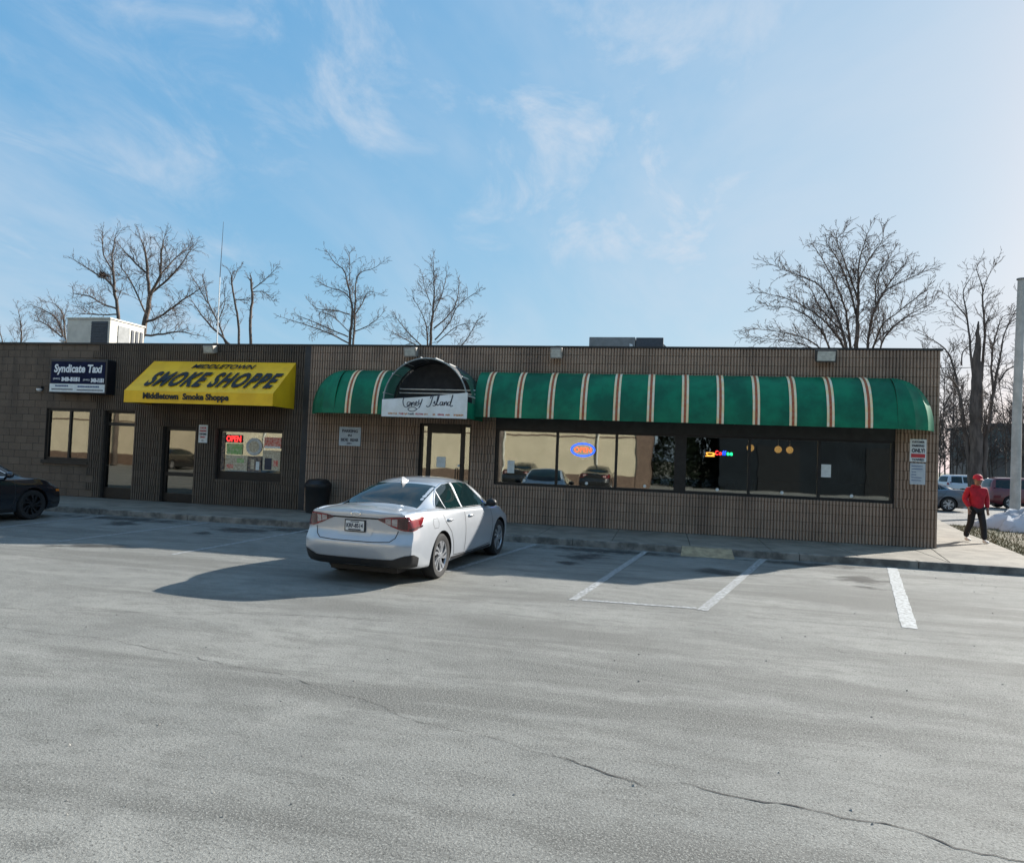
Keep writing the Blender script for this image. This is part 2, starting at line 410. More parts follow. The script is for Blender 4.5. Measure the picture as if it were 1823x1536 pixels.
crack([(-7.5, -11.0), (-5.85, -11.15), (-4.49, -11.25), (-2.80, -11.56), (-1.44, -12.12), (-0.89, -12.27), (0.15, -12.72)], 0.0075, 2)
crack([(-3.4, -8.3), (-1.75, -8.40), (0.43, -8.0), (2.58, -7.98), (5.2, -7.8)], 0.009, 3)
crack([(-7.6, -10.9), (-5.13, -10.25), (-3.49, -9.72), (-1.5, -9.6)], 0.009, 4)
crack([(-12.5, -6.6), (-8.3, -6.55), (-5.6, -6.4), (-4.9, -6.45)], 0.016, 5)
crack([(-0.6, -12.35), (-0.3, -12.5), (-0.05, -12.62)], 0.014, 6)
crack([(1.6, -9.1), (1.72, -9.25), (1.9, -9.27)], 0.02, 7)
# oil drips and sealed patches in the bays
om = bpy.data.materials.new('oil_stain'); om.use_nodes = True; MATS['oil_stain'] = om; t_ = om.node_tree; b_ = t_.nodes['Principled BSDF']
b_.inputs['Base Color'].default_value = (0.04, 0.039, 0.037, 1); b_.inputs['Roughness'].default_value = 0.6
tc_ = N(t_, 'ShaderNodeTexCoord'); ln_ = N(t_, 'ShaderNodeVectorMath', operation='LENGTH'); t_.links.new(tc_.outputs['Object'], ln_.inputs[0])
g_ = N(t_, 'ShaderNodeNewGeometry'); n_ = N(t_, 'ShaderNodeTexNoise'); n_.inputs['Scale'].default_value = 3.2; n_.inputs['Detail'].default_value = 8; n_.inputs['Roughness'].default_value = 0.7
t_.links.new(g_.outputs['Position'], n_.inputs['Vector'])
edge_ = fmath(t_, 'ADD', ln_.outputs['Value'], fmath(t_, 'MULTIPLY', fmath(t_, 'SUBTRACT', n_.outputs[0], 0.5), 2.2))
t_.links.new(ramp(t_, edge_, 0.15, 0.95, 0.62, 0.0), b_.inputs['Alpha'])
mb = MB(); mb.add([(1.3*math.cos(a), 1.3*math.sin(a), 0) for a in np.linspace(0, 2*math.pi, 24, endpoint=False)], [tuple(range(24))]); stain_me = mb.mesh('oil_stain'); stain_me.materials.append(om)
for i, (x, y, a, b) in enumerate(((-8.3, -3.6, .9, .55), (-8.6, -4.4, .35, .3), (-10.9, -3.8, .6, .5), (-5.6, -4.2, .6, .5), (-1.3, -4.0, .65, .5), (-1.5, -4.9, .3, .25), (0.9, -4.7, .55, .5), (3.1, -4.4, .6, .5), (3.0, -5.2, .25, .2), (-9.0, -6.7, .8, .3), (-11.5, -3.05, 2.2, .5), (-7.0, -3.0, 1.8, .5), (-0.9, -3.05, 2.0, .5), (2.6, -3.0, 1.3, .4))):
    o_ = bpy.data.objects.new('oil_stain', stain_me); COL.objects.link(o_); o_.parent = lot; o_.location = (x, y, 0.0022+0.0001*(i % 3)); o_.scale = (a, b, 1); o_.rotation_euler = (0, 0, i*1.1 if a < 1 else 0)
rr = random.Random(77); gb = MB()
for k in range(900):
    y = -2.65-abs(rr.gauss(0, 1.0)) if rr.random() < .45 else rr.uniform(-14.5, -3); x = rr.uniform(-13, 7); s_ = rr.uniform(.004, .013)
    pts = [(x+s_*math.cos(a)*rr.uniform(.6, 1.2), y+s_*math.sin(a)*rr.uniform(.6, 1.2), 0.001) for a in (0, 1.57, 3.14, 4.71)]+[(x, y, .001+s_*rr.uniform(.5, 1.0))]
    gb.add(pts, [(0, 1, 4), (1, 2, 4), (2, 3, 4), (3, 0, 4)])
mat('grit', (0.34, 0.33, 0.30), 0.9, scale=5, col2=(0.12, 0.11, 0.10)); tag(gb.build('loose_grit', 'grit', lot), kind='stuff')
# kerb and pavement
CURB = [(-24.0, -2.62), (-8, -2.60), (2.5, -2.62), (6.5, -2.60), (9.5, -2.75)]
kerb = MB()
for (xa, ya), (xb, yb) in zip(CURB[:-1], CURB[1:]):
    k = int(abs(xb-xa)/2.4)+1
    for i in range(k):
        x0 = xa+(xb-xa)*i/k+0.004; x1 = xa+(xb-xa)*(i+1)/k-0.004
        y0 = ya+(yb-ya)*i/k; y1 = ya+(yb-ya)*(i+1)/k
        kerb.add([(x0, y0, -0.02), (x1, y1, -0.02), (x1, y1+.17, -0.02), (x0, y0+.17, -0.02), (x0, y0+.02, .132), (x1, y1+.02, .132), (x1, y1+.17, .132), (x0, y0+.17, .132)],
                 [(4, 5, 6, 7), (0, 1, 5, 4), (1, 2, 6, 5), (3, 0, 4, 7)])
tag(kerb.build('kerb', 'curb_concrete', None, bevel=0.015), kind='structure')
pave = MB(); pave.box(-24, 5.6, -2.44, 0.2, -0.05, 0.10)
pave.prism([(5.05, -2.44), (7.35, -2.44), (6.95, -0.9), (7.95, 4.9), (8.5, 7.2), (9.2, 10.5), (5.6, 10.5), (5.6, 0.2), (5.05, 0.2)], -0.05, 0.09)
pavement = tag(pave.build('pavement', 'mortar'), kind='structure')
x = 5.05
while x > -24:
    mb = MB(); mb.box(x-1.495, x-0.005, -2.435, -0.03, 0.02, 0.13); mb.build('paving_slab', 'concrete', pavement, bevel=0.008); x -= 1.5
for poly in ([(5.057, -2.435), (5.535, -0.025), (5.057, -0.025)], [(5.068, -2.435), (7.35, -2.435), (6.98, -1.0), (7.2, -0.02), (5.55, -0.02)], [(5.70, 0.0), (7.2, 0.0), (7.58, 2.2), (5.70, 2.2)], [(5.70, 2.22), (7.585, 2.22), (7.95, 4.6), (5.70, 4.6)], [(5.70, 4.62), (7.955, 4.62), (8.5, 7.2), (5.70, 7.2)], [(5.70, 7.22), (8.505, 7.22), (9.2, 10.4), (5.70, 10.4)]):
    mb = MB(); mb.prism(poly, 0.02, 0.13); mb.build('paving_slab', 'concrete', pavement, bevel=0.008)
# dry winter verge beside the pavement
rnd = random.Random(5); gv = MB()
edge = lambda y: np.interp(y, [-2.4, -0.9, 4.9, 7.2, 10], [7.4, 7.0, 7.98, 8.53, 9.1])
for i in range(15000):
    y = rnd.uniform(-2.4, 9.4); xx = edge(y)+0.02+rnd.random()**1.2*4.5
    if xx > edge(y)+1.0 and rnd.random() < 0.45: continue
    h = rnd.uniform(0.02, 0.085); a = rnd.uniform(0, 6.28); w = 0.008; l = rnd.uniform(0, 0.06); b = rnd.uniform(0, 6.28)
    gv.add([(xx-w*math.cos(a), y-w*math.sin(a), -0.012), (xx+w*math.cos(a), y+w*math.sin(a), -0.012), (xx+l*math.cos(b), y+l*math.sin(b), h)], [(0, 1, 2)])
tag(gv.build('dry_grass', 'grass_blade'), 'sparse dry winter grass and leaf litter beside the side pavement', 'grass', kind='stuff')

# ------------------------------------------------------------------ buildings
RIB = 0.4/6
BLOCKC = {}
def block_mesh(w, h, ribbed, material):
    key = (round(w, 3), round(h, 3), ribbed, material)
    if key in BLOCKC: return BLOCKC[key]
    mb = MB(); g = 0.0025 if ribbed else 0.007; prof = [(g, -0.006)]
    if ribbed:
        n = int((w-2*g+0.006)/RIB); x0 = (w-n*RIB)/2
        for k in range(n):
            a = x0+k*RIB
            prof += [(a+0.009, -0.006), (a+0.017, -0.046), (a+RIB-0.017, -0.046), (a+RIB-0.009, -0.006)]
    prof.append((w-g, -0.006))
    out = [prof[0]]
    for q in prof[1:]:
        if q[0] > out[-1][0]+1e-5: out.append(q)
    m = len(out)
    gz = 0.0045 if ribbed else 0.007
    vs = [(q[0], q[1], gz) for q in out]+[(q[0], q[1], h-gz) for q in out]+[(out[0][0], 0.03, g), (out[-1][0], 0.03, g), (out[0][0], 0.03, h-g), (out[-1][0], 0.03, h-g)]
    fs = [(i, i+1, m+i+1, m+i) for i in range(m-1)]
    fs += [tuple(range(m-1, -1, -1))+(2*m, 2*m+1), tuple(range(m, 2*m))+(2*m+3, 2*m+2), (0, m, 2*m+2, 2*m), (m-1, 2*m+1, 2*m+3, 2*m-1)]
    mb.add(vs, fs); me = mb.mesh('block'); me.materials.append(MATS[material])
    BLOCKC[key] = (me, vs, fs)
    return BLOCKC[key]
def facade(parent, X0, X1, Z0, Z1, openings, material, ribbed, depth=0.28):
    """mortar core with openings, faced with blocks: the 300 nearest are parts of their own, the rest one piece."""
    xs = sorted({X0, X1, *[o[0] for o in openings], *[o[1] for o in openings]}); zs = sorted({Z0, Z1, *[o[2] for o in openings], *[o[3] for o in openings]})
    core = MB()
    for a, b in zip(xs[:-1], xs[1:]):
        for c, d in zip(zs[:-1], zs[1:]):
            mx, mz = (a+b)/2, (c+d)/2
            if any(o[0] < mx < o[1] and o[2] < mz < o[3] for o in openings): continue
            core.box(a, b, 0.0, depth, c, d)
    wall = core.build('wall', 'mortar', parent)
    pieces = []; row = 0; z = Z0
    while z < Z1-0.02:
        h = min(0.2, Z1-z); k = math.floor(X0/0.4)-1
        while True:
            a = (k-(0.5 if row % 2 else 0))*0.4; k += 1
            if a >= X1: break
            segs = [(max(a, X0), min(a+0.4, X1), z, z+h)]
            for o in openings:
                new = []
                for s in segs:
                    if o[1] <= s[0] or o[0] >= s[1] or o[3] <= s[2]+1e-6 or o[2] >= s[3]-1e-6: new.append(s); continue
                    if o[0] > s[0]: new.append((s[0], o[0], s[2], s[3]))
                    if o[1] < s[1]: new.append((o[1], s[1], s[2], s[3]))
                    c0, c1 = max(s[0], o[0]), min(s[1], o[1])
                    if o[2] > s[2]: new.append((c0, c1, s[2], o[2]))
                    if o[3] < s[3]: new.append((c0, c1, o[3], s[3]))
                segs = new
            pieces += [s for s in segs if s[1]-s[0] > 0.03 and s[3]-s[2] > 0.03]
        z += 0.2; row += 1
    def rank(s):
        c = np.array([(s[0]+s[1])/2, 0, (s[2]+s[3])/2]); dist = np.linalg.norm(c-CAM)
        hid = (2.6 < c[2] < 3.65)
        return dist*(3 if hid else 1)/((s[1]-s[0])*(s[3]-s[2]))**0.5
    pieces.sort(key=rank)
    rest = MB()
    for i, s in enumerate(pieces):
        rb = ribbed((s[0]+s[1])/2)
        me, vs, fs = block_mesh(s[1]-s[0], s[3]-s[2], rb, material)
        if i < 300:
            o = bpy.data.objects.new('block', me); COL.objects.link(o); o.parent = wall; o.location = (s[0], 0, s[2])
        else:
            rest.add([(v[0]+s[0], v[1], v[2]+s[2]) for v in vs], fs)
    tag(rest.build('block_courses', material, wall), kind='stuff')
    return wall

def framed_panes(parent, name, x0, x1, z0, z1, mull, fr=0.07, y=0.10, glass='shop_glass', mw0=0.06, sill=False):
    """a glazed opening: frame, mullions and one pane for each light"""
    f = MB(); d0, d1 = y-0.04, y+0.06
    f.box(x0, x0+fr, d0, d1, z0, z1); f.box(x1-fr, x1, d0, d1, z0, z1)
    f.box(x0+fr, x1-fr, d0+.003, d1, z1-fr, z1); f.box(x0+fr, x1-fr, d0+.003, d1, z0, z0+fr)
    w = f.build(name, 'frame_dark', parent)
    ed = [x0+fr]
    for m in mull:
        m, mw = m if isinstance(m, tuple) else (m, mw0)
        q = MB(); q.box(m-mw/2, m+mw/2, d0+.006, d1, z0+fr, z1-fr); q.build('mullion', 'frame_dark', w); ed += [m-mw/2, m+mw/2]
    ed.append(x1-fr)
    for a, b in zip(ed[0::2], ed[1::2]):
        q = MB(); q.box(a, b, y, y+0.008, z0+fr, z1-fr); q.build('pane', glass, w)
    if sill:
        q = MB(); q.box(x0-.05, x1+.03, -0.06, d0, z0-0.10, z0); q.build('sill', 'frame_dark', w)
    return w

BASE, TOP = 0.13, 4.30
# ---- the shops on the left
shop = thing('shop_building', (-15.4, 0, 0), 'dark brown block shop building on the left with taxi office and smoke shop', 'building')
S_OPEN = [(-16.80, -15.37, 1.10, 2.52), (-14.92, -13.95, 0.13, 2.50), (-13.08, -12.08, 0.13, 2.12), (-11.46, -9.56, 0.80, 2.12)]
facade(shop, -24.0, -8.98, BASE, TOP, S_OPEN, 'shop_block', lambda x: x > -15.38)
w = framed_panes(shop, 'office_window', -16.80, -15.37, 1.10, 2.52, [-16.06], 0.07, 0.08, sill=True)
d = framed_panes(shop, 'office_door', -14.92, -13.95, 0.13, 2.50, [], 0.06, 0.12, 'door_glass')
q = MB(); q.box(-14.86, -14.01, 0.085, 0.17, 2.10, 2.19); q.build('transom_bar', 'frame_dark', d)
q = MB(); q.box(-14.86, -14.01, 0.085, 0.17, 0.19, 0.42); q.build('kick_panel', 'frame_dark', d)
q = MB(); q.tube([(-14.80, 0.075, 1.02), (-14.80, 0.03, 1.02), (-14.72, 0.03, 1.02)], 0.013, 6); q.build('door_handle', 'frame_dark', d)
d = framed_panes(shop, 'shop_door', -13.08, -12.08, 0.13, 2.12, [], 0.09, 0.14, 'door_glass')
q = MB(); q.box(-12.99, -12.17, 0.10, 0.17, 0.82, 0.92); q.build('push_bar', 'frame_dark', d)
q = MB(); q.box(-12.99, -12.17, 0.10, 0.19, 0.22, 0.36); q.build('kick_panel', 'frame_dark', d)
w = framed_panes(shop, 'shop_window', -11.46, -9.56, 0.80, 2.12, [], 0.07, 0.12, sill=False)
q = MB(); q.box(-11.39, -9.63, 0.09, 0.15, 0.87, 1.02); q.build('lower_panel', 'frame_dark', w)
rf = MB(); rf.box(-24.0, -8.98, 0.28, 13.7, 3.78, 3.88); rf.build('roof', 'roof_membrane', shop)
q = MB(); q.box(-24.0, -8.94, -0.055, 0.34, TOP, TOP+0.045); q.build('coping', 'coping_metal', shop)
for nm, bx in (('side_wall', (-24.0, -23.8, 0.28, 13.7, 0.0, 4.25)), ('rear_wall', (-24.0, -8.98, 13.7, 13.9, 0.0, 4.25)), ('party_wall', (-9.2, -9.0, 0.28, 13.7, 0.0, 4.25))):
    q = MB(); q.box(*bx); q.build(nm, 'shop_block', shop)
q = MB(); q.box(-9.02, -8.86, -0.05, 0.0, BASE, TOP-0.01); q.build('expansion_joint', 'fascia_dark', shop)
q = MB(); q.box(-23.8, -9.2, 0.3, 13.6, 0.05, 0.128); q.build('floor', 'interior_floor', shop)
q = MB(); q.box(-23.8, -9.2, 5.0, 5.1, 0.13, 3.7); q.build('partition', 'interior_wall', shop)
q = MB(); q.box(-13.5, -13.42, 0.3, 5.0, 0.13, 3.7); q.build('partition', 'interior_wall', shop)
q = MB(); q.box(-23.8, -9.2, 0.3, 5.0, 2.95, 3.0); q.build('ceiling', 'interior_wall', shop)

# ---- the diner on the right
diner = thing('diner_building', (-1.6, 0, 0), 'brown ribbed block diner building with flat roof and long window band', 'building')
D_OPEN = [(-5.88, -4.56, 0.13, 2.42), (-3.96, 4.83, 1.02, 2.62)]
facade(diner, -8.88, 5.67, BASE, TOP, D_OPEN, 'diner_block', lambda x: True)
e = framed_panes(diner, 'entrance', -5.88, -4.56, 0.13, 2.42, [-5.66, -4.80], 0.06, 0.12, 'shop_glass', 0.10)
q = MB(); q.box(-5.61, -4.85, 0.06, 0.19, 2.20, 2.36); q.build('door_header', 'frame_dark', e)
q = MB(); q.box(-5.61, -4.85, 0.07, 0.18, 0.19, 0.42); q.build('kick_panel', 'frame_dark', e)
q = MB(); q.tube([(-4.93, 0.07, 0.95), (-4.93, 0.01, 0.97), (-4.93, 0.01, 1.33), (-4.93, 0.07, 1.35)], 0.014, 8); q.build('pull_handle', 'coping_metal', e)
q = MB(); q.lathe([(0.0, -0.01), (0.03, -0.01), (0.03, 0.02)], (-4.87, 0.06, 1.42), 'y', 12); q.build('lock', 'white_paint', e)
q = MB(); q.box(-5.45, -5.22, 0.110, 0.114, 1.36, 1.62); q.build('paper_notice', 'paper_white', e)
wb = framed_panes(diner, 'window_band', -3.96, 4.83, 1.02, 2.36, [-2.47, -1.08, (0.37, 0.26), 1.87, 3.33], 0.06, 0.10)
q = MB(); q.box(-3.96, 4.83, 0.01, 0.16, 2.36, 2.62); q.build('header_panel', 'fascia_dark', wb)
for cx in (-3.24, -1.75, -0.41, 1.20, 2.58, 4.01):
    q = MB(); q.lathe([(0.0, 0.0), (0.035, 0.0), (0.035, 0.004)], (cx, 0.094, 1.14), 'y', 14); q.build('sticker', 'paper_white', wb)
q = MB(); q.box(-3.66, -3.49, 0.090, 0.094, 1.30, 1.60); q.build('paper_notice', 'paper_white', wb)
q = MB(); q.box(3.38, 3.58, 0.090, 0.094, 1.52, 1.80); q.build('paper_notice', 'paper_white', wb)
rf = MB(); rf.box(-8.9, 5.55, 0.28, 13.7, 3.78, 3.88); rf.build('roof', 'roof_membrane', diner)
q = MB(); q.box(-8.94, 5.71, -0.055, 0.34, TOP, TOP+0.045); q.build('coping', 'coping_metal', diner)
q = MB(); q.box(5.39, 5.67, 0.28, 13.7, 0.0, 4.28); q.build('side_wall', 'diner_block', diner)
q = MB(); q.box(-8.9, 5.67, 13.7, 13.9, 0.0, 4.28); q.build('rear_wall', 'diner_block', diner)
q = MB(); q.box(-8.9, 5.39, 0.3, 13.6, 0.05, 0.128); q.build('floor', 'interior_floor', diner)
q = MB(); q.box(-8.9, 5.39, 7.5, 7.6, 0.13, 3.7); q.build('partition', 'interior_wall', diner)
q = MB(); q.box(-8.9, 5.39, 0.3, 7.5, 2.85, 2.9); q.build('ceiling', 'interior_wall', diner)

# booths inside the diner
def booth(x, y, m, label):
    b = thing('booth', (x, y, 0.128), label, 'booth', 'booths inside the diner')
    q = MB(); q.box(x-.6, x+.6, y-.25, y+.25, 0.128, 0.55); q.build('seat', m, b, bevel=0.03)
    q = MB(); q.box(x-.6, x+.6, y+.25, y+.38, 0.128, 1.35); q.build('backrest', m, b, bevel=0.03)
booth(2.75, 1.5, 'booth_brown', 'brown diner booth behind the second dark window from the right')
booth(4.2, 1.5, 'booth_dark', 'black diner booth behind the rightmost diner window')
booth(1.2, 1.6, 'booth_dark', 'black diner booth behind the coffee sign window')
# pendant lamps
mat('lamp_glow', (0.9, 0.5, 0.15), 0.5, emit=(1.0, 0.48, 0.12), estr=0.55)
for lx, ly, lab in ((1.98, 0.9, 'orange globe pendant lamp, leftmost of three in the dark diner window'), (2.70, 1.6, 'orange globe pendant lamp, middle one of three in the dark diner window'), (2.98, 1.7, 'orange globe pendant lamp, rightmost of three in the dark diner window')):
    p = thing('pendant_lamp', (lx, ly, 2.12), lab, 'lamp', 'pendant lamps in the diner')
    q = MB(); prof = [(0.085*math.sin(a), -0.085*math.cos(a)) for a in np.linspace(0, math.pi, 9)]; q.lathe(prof, (lx, ly, 2.12), 'z', 16); q.build('globe', 'lamp_glow', p, smooth='all')
    q = MB(); q.tube([(lx, ly, 2.2), (lx, ly, 2.85)], 0.012, 6); q.build('stem', 'white_paint', p)

# ------------------------------------------------------------------ signs and awnings
mat('sign_navy', (0.010, 0.014, 0.045), 0.75, spec=0.15, var=0.25, scale=5)
mat('sign_side', (0.010, 0.011, 0.016), 0.4, var=0.2)
mat('letter_white', (0.80, 0.82, 0.84), 0.5, var=0.06, scale=20)
mat('awning_yellow', (0.99, 0.54, 0.010), 0.55, var=0.10, scale=2.5, bump=0.25, bscale=5)
def canvas(name, col, col2):
    m = mat(name, col, 0.5, scale=1.6, col2=col2, bump=0.35, bscale=4, spec=0.4)
    t = m.node_tree; b = t.nodes['Principled BSDF']; tl = N(t, 'ShaderNodeBsdfTranslucent'); mx = N(t, 'ShaderNodeMixShader'); mx.inputs[0].default_value = 0.3
    t.links.new(b.inputs['Base Color'].links[0].from_socket, tl.inputs[0])
    o = t.nodes['Material Output']; t.links.new(b.outputs[0], mx.inputs[1]); t.links.new(tl.outputs[0], mx.inputs[2]); t.links.new(mx.outputs[0], o.inputs[0])
canvas('awning_green', (0.004, 0.275, 0.135), (0.003, 0.15, 0.08))
canvas('awning_green_faded', (0.10, 0.21, 0.16), (0.045, 0.15, 0.10))
mat('stripe_cream', (0.90, 0.68, 0.33), 0.6, scale=7, col2=(0.84, 0.76, 0.58))
mat('stripe_brown', (0.38, 0.065, 0.02), 0.6, scale=18, col2=(0.42, 0.15, 0.06))
mat('tube_white', (0.72, 0.72, 0.70), 0.4, 0.2, var=0.15)
mat('tube_grey', (0.30, 0.33, 0.32), 0.5, 0.2, var=0.25, scale=9)
mat('tube_dark', (0.05, 0.055, 0.06), 0.5, 0.5, var=0.2)

ts = thing('taxi_sign', (-15.4, -0.35, 2.9), 'navy box sign with white taxi lettering above the office window', 'sign')
q = MB(); q.box(-16.42, -14.60, -0.36, -0.045, 2.92, 3.84); q.build('cabinet', 'sign_side', ts, bevel=0.015)
q = MB(); q.box(-16.36, -14.66, -0.372, -0.358, 3.18, 3.78); q.build('sign_face', 'sign_navy', ts)
q = MB(); q.box(-16.38, -14.64, -0.376, -0.358, 2.955, 3.175); q.build('lower_band', 'paper_white', ts)
lettering('Syndicate Taxi', 0.3, (-15.50, -0.379, 3.56), 'letter_white', ts, fit=(1.52, 0.29), bold=0.010, shear=0.12)
lettering('(845)', 0.1, (-16.17, -0.379, 3.305), 'letter_white', ts, fit=(0.22, 0.06))
lettering('343-5151', 0.1, (-15.72, -0.379, 3.30), 'letter_white', ts, fit=(0.58, 0.115), bold=0.008)
lettering('(845)', 0.1, (-15.22, -0.379, 3.285), 'letter_white', ts, fit=(0.20, 0.06))
lettering('343-1151', 0.1, (-14.87, -0.379, 3.28), 'letter_white', ts, fit=(0.40, 0.115), bold=0.008)
for cx, cz, wd in ((-16.0, 3.118, 0.40), (-15.15, 3.108, 0.66)):
    rr = random.Random(int(cx*10)); q = MB(); xx = cx-wd/2
    while xx < cx+wd/2:
        l = rr.uniform(.02, .05); q.box(xx, xx+l, -0.380, -0.377, cz-.022, cz+.022); xx += l+.012
    q.build('small_print', 'ink_blue', ts)
for cx, cz, wd in ((-15.98, 3.025, 0.66), (-15.10, 3.015, 0.80)):
    rr = random.Random(int(cx*13)); q = MB(); xx = cx-wd/2
    while xx < cx+wd/2:
        l = rr.uniform(.012, .03); q.box(xx, xx+l, -0.380, -0.377, cz-.016, cz+.016); xx += l+.010
    q.build('small_print', 'ink_dark', ts)

ya = thing('yellow_awning', (-11.35, -0.5, 2.67), 'bright yellow sloped shop awning with bold black smoke shop lettering', 'awning')
X0, X1, ZT, ZF, ZV, YF = -13.42, -9.26, 3.86, 2.98, 2.68, -1.02
slope = np.array([0, -YF, ZT-ZF]); slope = slope/np.linalg.norm(slope); nrm = np.cross((1, 0, 0), slope)
P = [[(X0+(X1-X0)*i/24, YF*(1-j/8)-0.05+0.012*math.sin(i*1.3)*math.sin(math.pi*j/8), ZF+(ZT-ZF)*j/8-0.015*math.sin(math.pi*j/8)) for i in range(25)] for j in range(9)]
q = MB(); q.grid(P)
q.grid([[(X0+(X1-X0)*i/24, YF-0.05+0.006*math.sin(i*1.7)*(1-j), ZV+(ZF-ZV)*j) for i in range(25)] for j in (0, 1)])
for xx, fl in ((X0, False), (X1, True)):
    vs = [(xx, -0.05, ZT), (xx, YF-0.05, ZF), (xx, YF-0.05, ZV), (xx, -0.05, ZV)]
    q.add(vs, [(0, 1, 2, 3) if not fl else (3, 2, 1, 0)])
q.build('canopy', 'awning_yellow', ya)
q = MB()
for xx in (X0+0.03, X1-0.03):
    q.tube([(xx, -0.06, ZV+.02), (xx, YF, ZV+.02), (xx, YF, ZF-.03), (xx, -0.06, ZT-.04)], 0.015, 6)
q.tube([(X0, YF, ZV+.02), (X1, YF, ZV+.02)], 0.015, 6); q.build('awning_frame', 'tube_dark', ya)
def on_slope(x, s): return np.array([x, YF-0.05, ZF])+slope*s+nrm*0.022
L = math.hypot(YF, ZT-ZF)
lettering('MIDDLETOWN', 0.2, on_slope(-11.20, L*0.82), 'ink_black', ya, ydir=slope, fit=(1.80, 0.19), bold=0.004, shear=0.25)
lettering('SMOKE SHOPPE', 0.5, on_slope(-11.18, L*0.38), 'ink_black', ya, ydir=slope, fit=(3.66, 0.66), bold=0.019, shear=0.26, spacing=1.2)
lettering('Middletown  Smoke Shoppe', 0.2, (-11.65, YF-0.065, 2.835), 'ink_black', ya, fit=(2.42, 0.21), bold=0.009)

# ---- green barrel awnings
GZ0, GZ1, GD = 2.63, 3.69, 0.82
def prof(th):                            # th 0 at the wall head, pi/2 at the front hem
    return -0.05-GD*math.sin(th)**0.85*1.0, GZ0+(GZ1-GZ0)*math.cos(th)**1.0
TH = np.linspace(0, math.pi/2, 15)
def green_awning(name, xa, xb, dome_l, dome_r, stripes, label):
    g = thing(name, ((xa+xb)/2, -0.4, GZ0), label, 'awning', 'green barrel awnings')
    q = MB(); n = max(6, int((xb-xa)/0.18)); rr = random.Random(3)
    P = []
    for th in TH:
        y, z = prof(th); row = []
        for i in range(n+1):
            x = xa+(xb-xa)*i/n
            sag = (0.022+0.01*math.sin(x*3.1))*math.sin(math.pi*((x-stripes[0])/0.7325 % 1.0))*math.sin(2*th)+0.006*math.sin(x*11+th*4)*math.sin(2*th)
            row.append((x, y+sag, z-sag))
        P.append(row)
    q.grid(P[::-1]); q.grid([[(xa+(xb-xa)*i/n, -0.05-GD, GZ0-0.06*j) for i in range(n+1)] for j in (1, 0)])
    q.build('canopy', 'awning_green', g, smooth=True)
    for xx, sg, on in ((xa, -1, dome_l), (xb, 1, dome_r)):
        if not on: continue
        K = 4; q = MB()
        ang = np.linspace(0, math.pi/2, K+1)            # 0 front .. pi/2 at the wall
        rows = []
        for th in TH:
            y, z = prof(th); rad = (-0.05-y)
            rows.append([(xx+sg*rad*1.10*math.sin(a), -0.05-rad*math.cos(a), z) for a in ang])
        for j in range(K):
            qq = MB(); A = [r[j] for r in rows]; B = [r[j+1] for r in rows]; G = []
            for a, b in zip(A, B):
                a = np.array(a); b = np.array(b)
                G.append([a+(b-a)*t-np.array([sg*0.03, -0.03, 0])*math.sin(math.pi*t)*np.linalg.norm(b-a) for t in (0, .25, .5, .75, 1)])
            G.append([np.array(p)-np.array([0, 0, 0.06]) for p in G[-1]])
            G = G if sg < 0 else [r[::-1] for r in G][::1]
            qq.grid(G); qq.build('end_panel', 'awning_green', g, smooth=True)
    for sx in stripes:
        for mname, half, lift, nm in (('stripe_cream', 0.073, 0.006, 'stripe_band'), ('stripe_brown', 0.026, 0.010, 'stripe_centre')):
            pts = []
            for th in TH:
                y, z = prof(th); nn = np.array([0, -math.sin(th)*GD, math.cos(th)*(GZ1-GZ0)]); nn = nn/np.linalg.norm(nn)
                sag = 0.014*0.25*math.sin(2*th)
                c = np.array([0, y-0.002, z])+nn*lift
                pts.append([(sx-half, c[1], c[2]), (sx+half, c[1], c[2])])
            pts.append([(sx-half, -0.05-GD-lift-.002, GZ0-0.055), (sx+half, -0.05-GD-lift-.002, GZ0-0.055)])
            qq = MB(); qq.grid(pts[::-1])
            if nm == 'stripe_band': band = qq.build(nm, mname, g)
            else: qq.build(nm, mname, band)
    q = MB(); q.tube([(xa, -0.02-GD, GZ0-.02), (xb, -0.02-GD, GZ0-.02)], 0.014, 6)
    for xx in np.arange(xa+.02, xb, 1.45): q.tube([(xx, -.02, GZ0-.02), (xx, -0.02-GD, GZ0-.02)], 0.012, 6)
    q.build('awning_frame', 'tube_dark', g)
    return g
green_awning('green_awning', -4.30, 4.62, False, True, [-3.98+0.7325*i for i in range(12)], 'long green barrel awning with cream and brown stripes over the diner windows')
green_awning('green_awning', -7.75, -6.28, True, False, [-7.40, -6.72], 'short green barrel awning with two stripes left of the diner entrance')

# ---- bare arched entrance canopy with the white sign board
ar = thing('entrance_canopy', (-5.27, -1.1, 2.5), 'torn arched entrance canopy frame with white painted board over the diner door', 'canopy')
AX, AR, AZ, YFR, YRE = -5.27, 0.98, 2.86, -1.48, -0.84
def arch(y, n=25, r=AR): return [(AX-r*math.cos(a), y, AZ+r*math.sin(a)*0.98) for a in np.linspace(0, math.pi, n)]
q = MB(); q.tube([(AX-AR, YFR, 2.5)]+arch(YFR)+[(AX+AR, YFR, 2.5)], 0.016, 8); q.build('front_hoop', 'tube_grey', ar, smooth=True)
q = MB(); q.tube([(AX-AR, YRE, 2.5)]+arch(YRE)+[(AX+AR, YRE, 2.5)], 0.016, 8); q.build('rear_hoop', 'tube_dark', ar, smooth=True)
for a in np.radians([8, 35, 58, 78, 98, 120, 142, 170]):
    x, z = AX+AR*math.cos(a), AZ+AR*math.sin(a)*0.98
    q = MB(); x, z = AX+(AR+.03)*math.cos(a), AZ+(AR+.03)*math.sin(a)*0.98; q.tube([(x, YFR+.02, z), (x, YRE-.05, z)], 0.016, 6); q.build('purlin', 'tube_white', ar)
